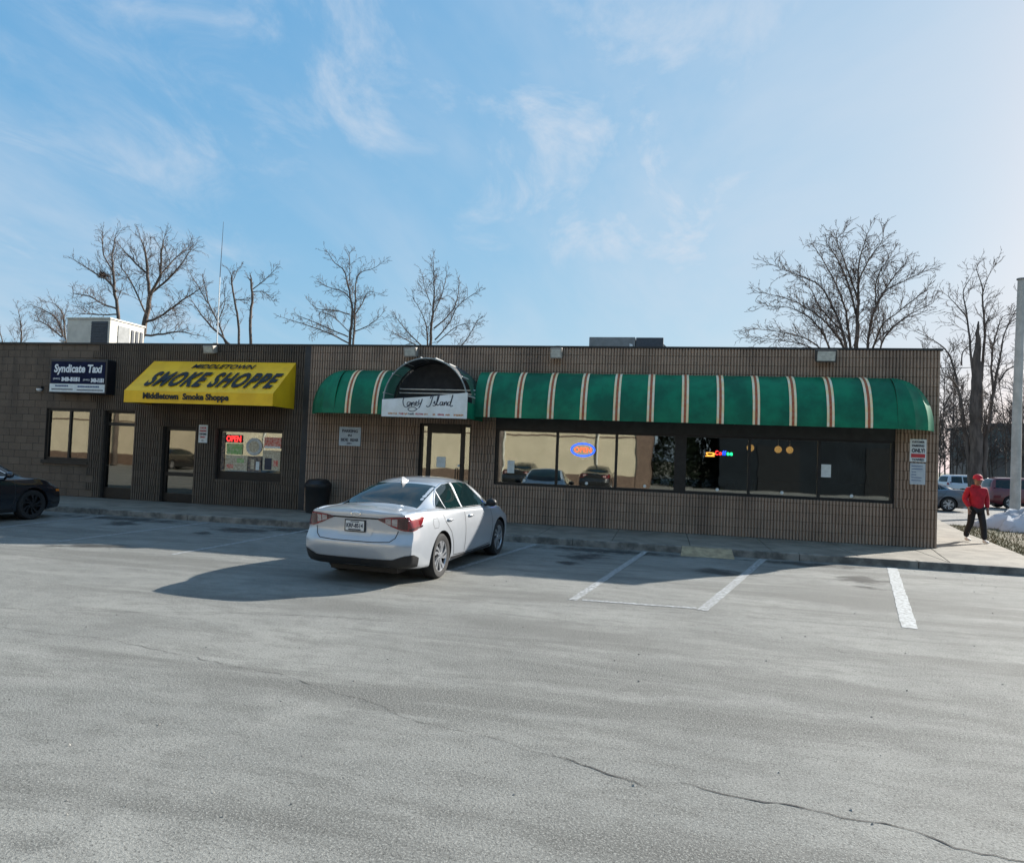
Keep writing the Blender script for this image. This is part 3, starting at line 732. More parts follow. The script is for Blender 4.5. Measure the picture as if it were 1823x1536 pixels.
mat('shade_black', (0.028, 0.030, 0.034), 0.9, scale=5, col2=(0.045, 0.045, 0.05))
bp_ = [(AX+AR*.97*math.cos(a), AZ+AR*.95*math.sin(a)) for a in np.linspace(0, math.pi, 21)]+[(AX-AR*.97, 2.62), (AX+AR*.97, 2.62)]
q = MB(); q.prism_y(bp_, YRE+.06, YRE+.07); q.build('shade_panel', 'shade_black', ar)  # dark panel added in place of the shade inside the hood
for z in (3.18, 3.09):
    q = MB(); q.tube([(AX-AR+.12, YRE+.03, z), (AX+AR, YRE+.03, z)], 0.016, 6); q.build('cross_bar', 'tube_white', ar)
def flank(a0, a1, m, ragged, y0=YFR, y1=YRE, seed=1):
    rr = random.Random(seed); n = 14; G = []
    for j in range(7):
        row = []
        for i in range(n+1):
            e = (rr.uniform(-.06, .06) if i == n and ragged else 0)
            a = a0+(a1-a0)*(i/n)+e; y = y0+(y1-y0)*j/6+0.01*math.sin(i*2+j)
            row.append((AX+(AR+.018)*math.cos(a), y, AZ+(AR+.018)*math.sin(a)*0.98))
        G.append(row)
    qq = MB(); qq.grid(G); qq.build('torn_canvas', m, ar, smooth=True)
flank(math.pi, math.pi-0.95, 'awning_green_faded', True, seed=4)
flank(0.0, 0.85, 'awning_green_faded', True, YRE-.28, -0.1, seed=2)
mat('canvas_weathered', (0.075, 0.07, 0.075), 0.85, scale=6, col2=(0.045, 0.05, 0.055), bump=0.3, bscale=12)
flank(math.pi-0.93, 0.55, 'canvas_weathered', False, YFR+.02, -0.06, seed=8)
q = MB(); q.grid([[(AX+AR+.018, YFR+(-.1-YFR)*i/8, z) for i in range(9)] for z in (2.5, 2.86)]); q.build('side_canvas', 'awning_green', ar)
q = MB(); q.grid([[(AX-AR-.018, YFR+(YRE-YFR)*i/8, z) for i in range(9)] for z in (2.86, 2.5)]); q.build('side_canvas', 'awning_green_faded', ar)
mat('board_white', (0.88, 0.88, 0.86), 0.5, scale=2.5, col2=(0.74, 0.73, 0.68), detail=8)
YB = YFR-0.03
bl, br = AX-AR-.02, AX+AR+.02
bd = MB(); bd.prism_y([(bl, 2.49), (br, 2.49), (br, 3.07), (AX+.2, 2.97), (bl, 2.875)], YB, YB+0.02); board = bd.build('sign_board', 'board_white', ar)
def stroke(pts, w=0.013, m='ink_dark', nm='script_stroke'):
    P = np.array([at(670+a/9.115, 610+b/9.115, YB-0.006) for a, b in pts])
    # smooth the hand-drawn line
    Q = []
    for i in range(len(P)-1):
        p0, p1, p2, p3 = P[max(i-1, 0)], P[i], P[i+1], P[min(i+2, len(P)-1)]
        for t in (0, .25, .5, .75):
            Q.append(0.5*((2*p1)+(-p0+p2)*t+(2*p0-5*p1+4*p2-p3)*t*t+(-p0+3*p1-3*p2+p3)*t**3))
    Q.append(P[-1]); up_, dn = [], []
    for i, p in enumerate(Q):
        d = Q[min(i+1, len(Q)-1)]-Q[max(i-1, 0)]; d = d/(np.linalg.norm(d)+1e-9); n = np.array([-d[2], 0, d[0]])
        ww = w*(0.75+0.5*abs(d[2]))
        up_.append(p+n*ww/2); dn.append(p-n*ww/2)
    qq = MB(); qq.grid([dn, up_]); return qq.build(nm, m, board)
for s in ([(470, 878), (442, 905), (432, 965), (452, 1030), (490, 1046), (520, 1020), (540, 985)],
          [(548, 965), (515, 962), (498, 995), (510, 1030), (540, 1022), (556, 985), (548, 965), (575, 985)],
          [(575, 968), (568, 1030), (590, 975), (612, 968), (612, 1015), (632, 1020)],
          [(634, 1000), (662, 975), (650, 955), (634, 985), (645, 1020), (672, 1015), (690, 985)],
          [(694, 925), (688, 975), (706, 990), (730, 960), (746, 912), (728, 970), (700, 1040), (682, 1062)],
          [(660, 1078), (610, 1046), (545, 1050), (512, 1078), (545, 1106), (600, 1112), (650, 1085), (668, 1068)],
          [(872, 905), (895, 868), (925, 848), (905, 915), (885, 985), (858, 1030), (825, 1040), (815, 1018)],
          [(925, 985), (950, 950), (948, 985), (960, 1012), (930, 1026), (915, 1012)],
          [(965, 1010), (1000, 930), (1022, 850), (1008, 842), (992, 905), (978, 985), (992, 1018), (1015, 1000)],
          [(1072, 962), (1042, 966), (1030, 1000), (1048, 1018), (1070, 990), (1080, 958), (1074, 1012), (1095, 1012)],
          [(1104, 962), (1100, 1016), (1122, 968), (1144, 962), (1140, 1012), (1158, 1012)],
          [(1205, 962), (1172, 965), (1156, 1000), (1176, 1018), (1204, 985), (1242, 848), (1215, 940), (1196, 1005), (1208, 1036), (1240, 1018)]):
    stroke(s, 0.017)
for cx, cw, m in ((255, 130, 'ink_orange'), (395, 60, 'ink_red'), (470, 40, 'ink_orange'), (560, 80, 'ink_dark'), (655, 40, 'ink_red'), (725, 60, 'ink_red'), (800, 40, 'ink_orange'), (935, 40, 'ink_orange'), (1040, 90, 'ink_red'), (1150, 60, 'ink_orange'), (1325, 140, 'ink_orange')):
    rr = random.Random(cx); k = 0; xx = cx-cw/2
    qq = MB()
    while xx < cx+cw/2:
        l = rr.uniform(8, 20); yb = 1142+(xx-190)*0.028
        pts = [at(670+u/9.115, 610+v/9.115, YB-0.005) for u, v in ((xx, yb+rr.uniform(8, 22)), (xx+l, yb+rr.uniform(8, 22)), (xx+l, yb-rr.uniform(4, 16)), (xx, yb-rr.uniform(4, 16)))]
        qq.add(pts, [(0, 1, 2, 3)]); xx += l+rr.uniform(3, 9)
    qq.build('painted_lettering', m, board)

# ---- small wall signs
def plate_sign(name, x0, x1, z0, z1, label, lines, base='paper_white', y=-0.045):
    s = thing(name, ((x0+x1)/2, y, z0), label, 'sign')
    q = MB(); q.box(x0, x1, y-0.012, y+.004, z0, z1); q.build('panel', base, s, bevel=0.004)
    for body, cx, cz, wdt, hgt, m in lines:
        lettering(body, 0.1, (cx, y-0.016, cz), m, s, fit=(wdt, hgt), bold=0.004)
    return s
mat('sign_grey', (0.50, 0.54, 0.56), 0.6, scale=9, col2=(0.42, 0.46, 0.50))
plate_sign('parking_sign', -7.98, -7.40, 1.80, 2.27, 'pale rectangular parking notice on the wall below the short green awning', [('PARKING', -7.69, 2.17, 0.42, 0.075, 'ink_dark'), ('IN', -7.69, 2.06, 0.10, 0.06, 'ink_dark'), ('SIDE', -7.83, 1.95, 0.20, 0.075, 'ink_dark'), ('REAR', -7.56, 1.95, 0.22, 0.075, 'ink_dark'), ('>', -7.69, 1.86, 0.14, 0.05, 'ink_dark')], 'sign_grey')
plate_sign('parking_sign', -11.96, -11.70, 1.73, 2.20, 'narrow white and red notice between the smoke shop door and window', [('2 HOUR', -11.83, 2.12, 0.19, 0.05, 'ink_red'), ('PARKING', -11.83, 2.04, 0.20, 0.05, 'ink_red'), ('CUSTOMER', -11.83, 1.96, 0.21, 0.05, 'ink_dark'), ('ONLY', -11.83, 1.88, 0.16, 0.05, 'ink_red'), ('>', -11.83, 1.79, 0.07, 0.03, 'ink_dark')])
s = plate_sign('parking_sign', 5.10, 5.42, 1.93, 2.41, 'white and red customers only notice near the right corner of the diner', [('CUSTOMER', 5.26, 2.35, 0.24, 0.045, 'ink_dark'), ('PARKING', 5.26, 2.27, 0.23, 0.05, 'ink_dark'), ('ONLY!', 5.26, 2.17, 0.25, 0.09, 'ink_dark'), ('TOWED', 5.26, 1.975, 0.24, 0.05, 'ink_dark')])
q = MB(); q.box(5.125, 5.395, -0.063, -0.056, 2.02, 2.10); q.build('red_band', 'ink_red', s)
s = plate_sign('paper_notice', 5.11, 5.41, 1.45, 1.90, 'faded pale paper notice below the customers only sign', [], 'sign_grey')
rr = random.Random(2); q = MB()
for k in range(6):
    zz = 1.83-k*0.06; q.box(5.14, 5.14+rr.uniform(.08, .22), -0.0595, -0.0565, zz, zz+.014)
q.build('small_print', 'ink_blue', s)

# ---- neon signs hanging behind the glass
def neon_mat(name, col, s): mat(name, col, 0.4, emit=col, estr=s)
neon_mat('neon_red', (1.0, 0.03, 0.03), 1.0); neon_mat('neon_blue', (0.02, 0.10, 1.0), 0.9); neon_mat('neon_orange', (1.0, 0.16, 0.05), 0.5)
neon_mat('neon_yellow', (1.0, 0.42, 0.06), 0.7); neon_mat('neon_green', (0.02, 0.9, 0.30), 0.8)
no = thing('neon_sign', (-11.0, 0.1, 1.76), 'red glowing open sign in the smoke shop window', 'sign')
lettering('OPEN', 0.2, (-11.02, 0.095, 1.87), 'neon_red', no, fit=(0.42, 0.16), bold=0.003, extrude=0.006, name='neon_letters')
q = MB(); q.box(-11.27, -10.77, 0.104, 0.114, 1.77, 1.97); q.build('backing', 'ink_black', no)
no = thing('neon_sign', (-1.85, 0.09, 1.75), 'blue oval neon with orange open lettering in the second diner pane', 'sign')
q = MB(); c = (-1.86, 0.085, 1.92); q.tube([(c[0]+0.27*math.cos(a), c[1], c[2]+0.145*math.sin(a)) for a in np.linspace(0, 2*math.pi, 37)], 0.020, 6, False); q.build('neon_ring', 'neon_blue', no, smooth='all')
lettering('OPEN', 0.2, (c[0], 0.08, c[2]), 'neon_orange', no, fit=(0.40, 0.13), bold=0.005, extrude=0.006, name='neon_letters')
q = MB(); q.prism_y([(c[0], c[2]-.24), (c[0]+.30, c[2]), (c[0], c[2]+.24), (c[0]-.30, c[2])], 0.118, 0.124); q.build('backing', 'sign_grey', no)
no = thing('neon_sign', (1.25, 0.09, 1.86), 'small multicoloured coffee neon with cup in the dark diner window', 'sign')
q = MB(); cx, cz = 1.02, 1.96
q.tube([(cx+.08*math.cos(a), 0.085, cz+.065*math.sin(a)) for a in np.linspace(math.pi, 2*math.pi, 13)]+[(cx-.08, .085, cz)], 0.011, 6); q.tube([(cx-.10, .085, cz-.075), (cx+.10, .085, cz-.075)], 0.010, 6)
q.tube([(cx+.08, .085, cz-.01), (cx+.12, .085, cz-.02), (cx+.07, .085, cz-.05)], 0.008, 6); q.build('neon_cup', 'neon_yellow', no)
q = MB(); q.tube([(cx-.02, .085, cz+.03), (cx+.01, .085, cz+.06), (cx-.01, .085, cz+.10)], 0.008, 6); q.build('neon_steam', 'letter_white', no)
for ch, xx, m, wd in (('C', 1.165, 'neon_red', .07), ('o', 1.245, 'neon_red', .06), ('f', 1.305, 'neon_blue', .04), ('f', 1.35, 'neon_blue', .04), ('e', 1.41, 'neon_green', .06), ('e', 1.48, 'neon_green', .06)):
    lettering(ch, 0.1, (xx, 0.085, 1.955+(.01 if ch in 'Cf' else -.005)), m, no, fit=(wd, .105 if ch in 'Cf' else .075), bold=0.003, extrude=0.004, name='neon_letter')

# ---- posters inside the smoke shop window
def poster(x0, x1, z0, z1, m, label, y=0.105, parts=()):
    p = thing('window_poster', ((x0+x1)/2, y, z0), label, 'poster', 'posters in the smoke shop window')
    q = MB(); q.box(x0, x1, y, y+.004, z0, z1); q.build('sheet', m, p)
    for a in parts:
        q = MB(); q.box(a[0], a[1], y-.004, y-.001, a[2], a[3]); q.build('printed_block', a[4], p)
mat('poster_green', (0.18, 0.42, 0.10), 0.5, scale=16, col2=(0.45, 0.55, 0.30)); mat('poster_red', (0.62, 0.08, 0.05), 0.5, scale=22, col2=(0.7, 0.42, 0.34))
mat('poster_cream', (0.66, 0.60, 0.45), 0.6, scale=20, col2=(0.42, 0.33, 0.22)); mat('poster_grey', (0.40, 0.42, 0.44), 0.6, scale=14, col2=(0.62, 0.62, 0.58))
mat('reflection_mask', (0.05, 0.05, 0.06), 0.6, scale=18, col2=(0.30, 0.22, 0.16))  # last one: dark sheets added over the glass to cover the bright reflection
poster(-11.38, -11.28, 1.03, 2.04, 'reflection_mask', 'narrow dark sheet added to mask reflections at the left edge of the smoke shop window')
poster(-10.58, -10.20, 1.03, 1.43, 'reflection_mask', 'dark sheet added to mask reflections below the round emblem in the smoke shop window', parts=((-10.5, -10.4, 1.1, 1.35, 'poster_cream'), (-10.35, -10.25, 1.08, 1.3, 'paper_white')))
poster(-11.22, -10.76, 1.46, 1.74, 'poster_green', 'green poster below the red open sign')
poster(-11.25, -10.60, 1.04, 1.44, 'poster_cream', 'cream printed poster in the lower left of the smoke shop window', parts=((-11.2, -11.0, 1.1, 1.2, 'poster_red'), (-10.9, -10.7, 1.25, 1.36, 'poster_green')))
poster(-10.14, -9.66, 1.66, 1.94, 'poster_red', 'red poster in the upper right of the smoke shop window', parts=((-10.12, -9.68, 1.66, 1.71, 'paper_white'),))
poster(-10.16, -9.66, 1.08, 1.60, 'poster_cream', 'brown product poster in the lower right of the smoke shop window', parts=((-10.1, -9.9, 1.1, 1.4, 'ink_dark'), (-9.85, -9.72, 1.2, 1.35, 'poster_red')))
p = thing('window_poster', (-10.45, 0.105, 1.5), 'round grey emblem poster in the middle of the smoke shop window', 'poster', 'posters in the smoke shop window')
q = MB(); q.lathe([(0.0, 0), (0.23, 0), (0.23, .004)], (-10.43, 0.105, 1.68), 'y', 28); q.build('sheet', 'poster_grey', p)
q = MB(); q.lathe([(0.0, -.004), (0.15, -.004), (0.15, -.001)], (-10.43, 0.105, 1.68), 'y', 28); q.build('printed_block', 'poster_cream', p)
p = thing('potted_plant', (-16.35, 0.3, 1.12), 'small dark bush standing inside the office window', 'plant')
q = MB(); q.lathe([(0, 0), (.08, 0), (.10, .12), (0, .12)], (-16.35, .32, 1.10), 'z', 12); q.build('pot', 'white_paint', p)
q = MB(); rr = random.Random(4)
for k in range(180):
    v = np.array([rr.gauss(0, 1) for _ in range(3)]); v = v/np.linalg.norm(v)*rr.uniform(.04, .15); c0 = np.array((-16.35, .32, 1.33)); d1 = np.array([rr.gauss(0, .03) for _ in range(3)]); d2 = np.array([rr.gauss(0, .03) for _ in range(3)])
    q.add([c0+v, c0+v+d1, c0+v+d2], [(0, 1, 2)])
mat('leaf_dark', (0.03, 0.07, 0.025), 0.6, var=0.4, scale=20); q.build('foliage', 'leaf_dark', p)

# ---- floodlights along the parapet
mat('lens_pale', (0.52, 0.52, 0.47), 0.25, var=0.15, scale=12); mat('housing', (0.055, 0.052, 0.05), 0.5, 0.3, var=0.2); mat('housing_pale', (0.32, 0.30, 0.27), 0.5, 0.2, var=0.2)
def flood(x, z, w, h, pale, label):
    f = thing('floodlight', (x, -0.1, z), label, 'floodlight', 'floodlights along the parapet')
    hm = 'housing_pale' if pale else 'housing'
    q = MB(); q.add([(x-w/2, -.30, z-h/2-.03), (x+w/2, -.30, z-h/2-.03), (x+w/2, -.36, z+h/2-.03), (x-w/2, -.36, z+h/2-.03), (x-w/2+.02, -.10, z-h/2+.03), (x+w/2-.02, -.10, z-h/2+.03), (x+w/2-.02, -.12, z+h/2+.01), (x-w/2+.02, -.12, z+h/2+.01)],
                    [(0, 1, 2, 3), (5, 4, 7, 6), (0, 4, 5, 1), (1, 5, 6, 2), (2, 6, 7, 3), (3, 7, 4, 0)])
    q.build('housing', hm, f, bevel=0.012)
    q = MB(); e = 0.03; q.add([(x-w/2+e, -.308, z-h/2-.03+e), (x+w/2-e, -.308, z-h/2-.03+e), (x+w/2-e, -.362, z+h/2-.03-e), (x-w/2+e, -.362, z+h/2-.03-e)], [(0, 1, 2, 3)]); q.build('lens', 'lens_pale', f)
    q = MB(); q.tube([(x, -.12, z), (x, -.02, z+.04), (x, .05, z+.17)], 0.022, 6); q.box(x-.06, x+.06, -.05, .06, z+.14, z+.19); q.build('bracket', hm, f)
flood(-11.62, 4.17, 0.30, 0.20, True, 'small pale floodlight on the parapet above the yellow awning')
flood(-6.10, 4.15, 0.32, 0.22, True, 'pale floodlight on the parapet above the arched entrance canopy')
flood(-2.52, 4.16, 0.28, 0.24, True, 'pale floodlight on the parapet at the left of the long green awning')
flood(3.34, 4.15, 0.42, 0.26, False, 'black framed floodlight on the parapet above the right windows')
f = thing('camera_dome', (-17.0, -0.1, 3.0), 'small white security dome on the wall left of the taxi sign', 'camera')
q = MB(); q.box(-17.06, -16.94, -.10, 0, 3.04, 3.12); q.build('mount', 'housing', f)
q = MB(); q.lathe([(.08*math.sin(a), -.08*math.cos(a)) for a in np.linspace(0, math.pi/2, 6)], (-17.0, -.09, 3.05), 'z', 14); q.build('dome', 'letter_white', f, smooth='all')

# ---- litter bin, ramp
b = thing('litter_bin', (-8.28, -0.45, 0.13), 'black plastic litter bin against the wall behind the silver sedan', 'bin')
mat('bin_black', (0.014, 0.014, 0.015), 0.45, var=0.2)
q = MB(); q.lathe([(0.0, 0.0), (.27, 0.0), (.31, .60), (.325, .62), (.325, .66)], (-8.28, -.45, .13), 'z', 20); q.build('body', 'bin_black', b, smooth=True)
q = MB(); q.lathe([(.33, .655), (.33, .70), (.25, .80), (0, .84)], (-8.28, -.45, .13), 'z', 20); q.build('lid', 'bin_black', b, smooth=True)
mat('ramp_tan', (0.36, 0.28, 0.17), 0.8, var=0.25, scale=8, bump=0.3, bscale=50)
rp = MB(); rp.add([(0.36, -3.02, 0.004), (1.32, -3.02, 0.004), (1.30, -2.55, .138), (0.40, -2.55, .138), (0.36, -3.02, 0.0), (1.32, -3.02, 0.0), (1.30, -2.55, 0.0), (0.40, -2.55, 0.0)], [(0, 1, 2, 3), (0, 3, 7, 4), (1, 5, 6, 2)])
tag(rp.build('kerb_ramp', 'ramp_tan'), 'tan wedge ramp against the kerb below the diner windows', 'ramp')

# ---- rooftop units and mast
mat('unit_beige', (0.52, 0.50, 0.44), 0.55, 0.1, var=0.12, scale=3); mat('unit_dark', (0.06, 0.07, 0.085), 0.6, 0.2, var=0.2, scale=20); mat('unit_grey', (0.22, 0.23, 0.23), 0.6, 0.2, var=0.15)
u = thing('rooftop_unit', (-18.4, 3.6, 3.88), 'beige rooftop air conditioner with dark grille on the left roof', 'air conditioner')
q = MB(); q.box(-19.25, -17.62, 3.0, 4.55, 4.0, 5.60); q.build('casing', 'unit_beige', u, bevel=0.02)
q = MB(); q.box(-18.30, -17.70, 2.975, 3.01, 4.3, 5.52)
for k in range(14): q.box(-18.29, -17.71, 2.955, 2.976, 4.33+k*.085, 4.36+k*.085)
q.build('front_grille', 'unit_dark', u)
q = MB(); q.box(-17.63, -17.60, 3.35, 3.85, 4.15, 5.45); q.build('side_louver', 'unit_grey', u)
for k in range(3):
    q = MB(); q.box(-17.63, -17.595, 3.95+k*.2, 4.06+k*.2, 4.6, 5.4); q.build('side_slot', 'unit_dark', u)
q = MB(); q.box(-19.28, -17.59, 2.97, 4.58, 5.60, 5.65); q.build('lid', 'unit_beige', u)
q = MB(); q.box(-19.2, -17.7, 3.05, 4.5, 3.88, 4.0); q.build('base_rail', 'unit_dark', u)
q = MB(); q.tube([(-17.5, 4.3, 3.9), (-17.5, 4.3, 4.75), (-17.5, 4.7, 4.9)], 0.03, 8); q.build('conduit', 'tube_white', u)
q = MB(); q.tube([(-19.4, 3.0, 3.9), (-19.4, 3.0, 4.9)], 0.05, 8); q.lathe([(0, .12), (.10, .0), (.10, -.03), (0, -.03)], (-19.4, 3.0, 4.9), 'z', 10); q.build('vent_pipe', 'tube_white', u)
u = thing('rooftop_unit', (-1.2, 5.6, 3.88), 'low grey rooftop unit showing above the middle of the diner parapet', 'air conditioner')
q = MB(); q.box(-2.34, -0.95, 5.0, 6.6, 4.0, 5.42); q.build('casing', 'unit_grey', u, bevel=0.015)
q = MB(); q.box(-0.93, -0.12, 5.0, 6.6, 4.0, 5.41); q.build('coil_section', 'unit_dark', u, bevel=0.015)
q = MB(); q.add([(-1.12, 4.985, 4.9), (-0.98, 4.985, 4.9), (-1.03, 4.985, 5.2), (-1.12, 4.985, 5.22)], [(0, 1, 2, 3)]); q.build('paper_notice', 'paper_white', u)
q = MB(); q.add([(-0.12, 5.2, 4.0), (0.22, 5.2, 4.0), (0.15, 5.2, 5.02), (-0.12, 5.2, 5.25), (-0.12, 6.2, 4.0), (0.22, 6.2, 4.0), (0.15, 6.2, 5.02), (-0.12, 6.2, 5.25)], [(0, 1, 2, 3), (1, 5, 6, 2), (3, 2, 6, 7)]); q.build('hood', 'unit_grey', u)
q = MB(); q.box(-2.3, -0.2, 5.1, 6.5, 3.88, 4.0); q.build('base_rail', 'unit_dark', u)
mst = thing('antenna_mast', (-13.7, 3.0, 3.88), 'tall thin whip antenna on the roof above the yellow awning', 'antenna')
q = MB(); q.tube([(-13.7, 3, 3.88), (-13.72, 3, 6.9)], [.020, .015], 8); q.build('mast', 'tube_white', mst)
q = MB(); q.tube([(-13.72, 3, 6.88), (-13.70, 3, 8.65)], [.014, .006], 6); q.build('whip', 'unit_dark', mst)
q = MB(); q.box(-13.82, -13.58, 2.88, 3.12, 3.88, 3.92); q.build('foot', 'unit_dark', mst)

# ------------------------------------------------------------------ cars
mat('tyre', (0.016, 0.016, 0.017), 0.8, var=0.2, scale=30, obj=True); mat('alloy', (0.52, 0.53, 0.55), 0.3, 0.7, var=0.05, obj=True)
mat('rim_dark', (0.008, 0.008, 0.009), 0.5, var=0.1, obj=True); mat('car_black', (0.012, 0.012, 0.013), 0.55, var=0.15, obj=True)
mat('car_glass', (0.006, 0.016, 0.018), 0.03, 0.0, var=0.1, spec=0.45, obj=True)
mat('chrome', (0.75, 0.76, 0.78), 0.12, 1.0, var=0.03, obj=True)
mat('lamp_red', (0.20, 0.006, 0.012), 0.12, var=0.25, scale=14, coat=1.0, obj=True); mat('lamp_dark', (0.05, 0.005, 0.008), 0.1, coat=1.0, obj=True)
mat('lamp_clear', (0.40, 0.34, 0.32), 0.1, var=0.3, scale=30, coat=1.0, obj=True); mat('lamp_amber', (0.75, 0.22, 0.03), 0.2, coat=0.5, obj=True)
mat('seam_dark', (0.025, 0.025, 0.028), 0.6, obj=True)
mat('plate_white', (0.72, 0.72, 0.70), 0.5, var=0.05, obj=True)
paint_mat('paint_silver', (0.47, 0.495, 0.53), 0.35, 0.32)
mat('rim_black', (0.035, 0.036, 0.04), 0.4, 0.5, obj=True)
paint_mat('paint_navy', (0.010, 0.013, 0.020), 0.2, 0.25)
paint_mat('paint_grey', (0.085, 0.095, 0.115), 0.4, 0.3)
paint_mat('paint_maroon', (0.13, 0.012, 0.016), 0.2, 0.3)
paint_mat('paint_black', (0.012, 0.013, 0.014), 0.1, 0.25)

def pchip(xs, ys, x):
    xs = np.array(xs, float); ys = np.array(ys, float); h = np.diff(xs); d = np.diff(ys)/h; m = np.zeros(len(xs))
    for i in range(1, len(xs)-1):
        if d[i-1]*d[i] > 0:
            w1, w2 = 2*h[i]+h[i-1], h[i]+2*h[i-1]; m[i] = (w1+w2)/(w1/d[i-1]+w2/d[i])
    m[0] = d[0]; m[-1] = d[-1]
    x = np.clip(x, xs[0], xs[-1]); i = np.clip(np.searchsorted(xs, x)-1, 0, len(h)-1); t = (x-xs[i])/h[i]
    return ys[i]*(1+2*t)*(1-t)**2+h[i]*m[i]*t*(1-t)**2+ys[i+1]*t*t*(3-2*t)+h[i]*m[i+1]*t*t*(t-1)

SEDAN = dict(L=2.42, W=0.92, axle=(-1.33, 1.42), tr=0.345, tw=0.225, wx=0.80,
    zc=([-2.42, -2.30, -2.05, -1.72, -1.30, -0.90, -0.45, 0.0, 0.35, 0.65, 0.95, 1.22, 1.42, 1.8, 2.15, 2.42], [1.07, 1.085, 1.105, 1.12, 1.285, 1.415, 1.485, 1.50, 1.475, 1.395, 1.25, 1.08, 1.01, 0.965, 0.90, 0.78]),
    zbelt=([-2.42, -2.0, -1.6, -1.0, 0, 1.0, 1.4, 1.8, 2.2, 2.42], [1.02, 1.045, 1.04, 1.01, 0.975, 0.945, 0.94, 0.90, 0.83, 0.72]),
    wb=([-2.42, -2.0, -1.5, -0.5, 0.5, 1.2, 1.8, 2.2, 2.42], [0.74, 0.80, 0.835, 0.855, 0.855, 0.84, 0.80, 0.74, 0.66]),
    wm=([-2.42, -2.0, -1.33, 0, 1.42, 2.0, 2.42], [0.86, 0.905, 0.925, 0.91, 0.925, 0.90, 0.82]),
    wt=([-2.42, -1.75, -1.3, -0.85, 0, 0.4, 0.9, 1.35, 1.8, 2.42], [0.68, 0.66, 0.605, 0.57, 0.58, 0.575, 0.63, 0.71, 0.66, 0.5]),
    crown=([-2.42, -1.7, -0.8, 0.3, 1.3, 2.42], [0.035, 0.045, 0.055, 0.055, 0.05, 0.06]),
    zb=([-2.42, -2.0, -1.0, 1.5, 2.42], [0.29, 0.22, 0.18, 0.18, 0.22]),
    rear=([0.15, 0.42, 0.58, 0.78, 1.0, 1.12], [0.16, 0.03, 0.0, 0.07, 0.06, 0.10]),
    front=([0.15, 0.4, 0.6, 0.75, 0.9, 1.1], [0.10, 0.0, 0.02, 0.10, 0.30, 0.6]))
SUV = dict(L=2.35, W=0.93, axle=(-1.35, 1.40), tr=0.36, tw=0.24, wx=0.81,
    zc=([-2.35, -2.2, -1.9, -1.4, -0.6, 0.2, 0.5, 0.85, 1.15, 1.35, 1.8, 2.15, 2.35], [1.62, 1.68, 1.73, 1.76, 1.77, 1.74, 1.68, 1.45, 1.22, 1.13, 1.08, 1.02, 0.90]),
    zbelt=([-2.35, -1.6, 0, 1.2, 1.8, 2.35], [1.12, 1.10, 1.06, 1.03, 0.99, 0.85]),
    wb=([-2.35, -1.8, 0, 1.2, 1.9, 2.35], [0.80, 0.86, 0.88, 0.87, 0.82, 0.72]),
    wm=([-2.35, -1.8, 0, 1.4, 2.35], [0.88, 0.93, 0.92, 0.93, 0.84]),
    wt=([-2.35, -1.4, 0, 0.5, 1.0, 1.35, 2.35], [0.62, 0.66, 0.67, 0.66, 0.72, 0.76, 0.6]),
    crown=([-2.35, 0, 2.35], [0.05, 0.05, 0.06]),
    zb=([-2.35, -1.9, 1.8, 2.35], [0.32, 0.22, 0.22, 0.28]),
    rear=([0.15, 0.5, 0.7, 1.0, 1.4, 1.75], [0.14, 0.0, 0.02, 0.05, 0.14, 0.30]),
    front=([0.15, 0.5, 0.7, 0.9, 1.1, 1.3], [0.08, 0.0, 0.02, 0.10, 0.3, 0.5]))

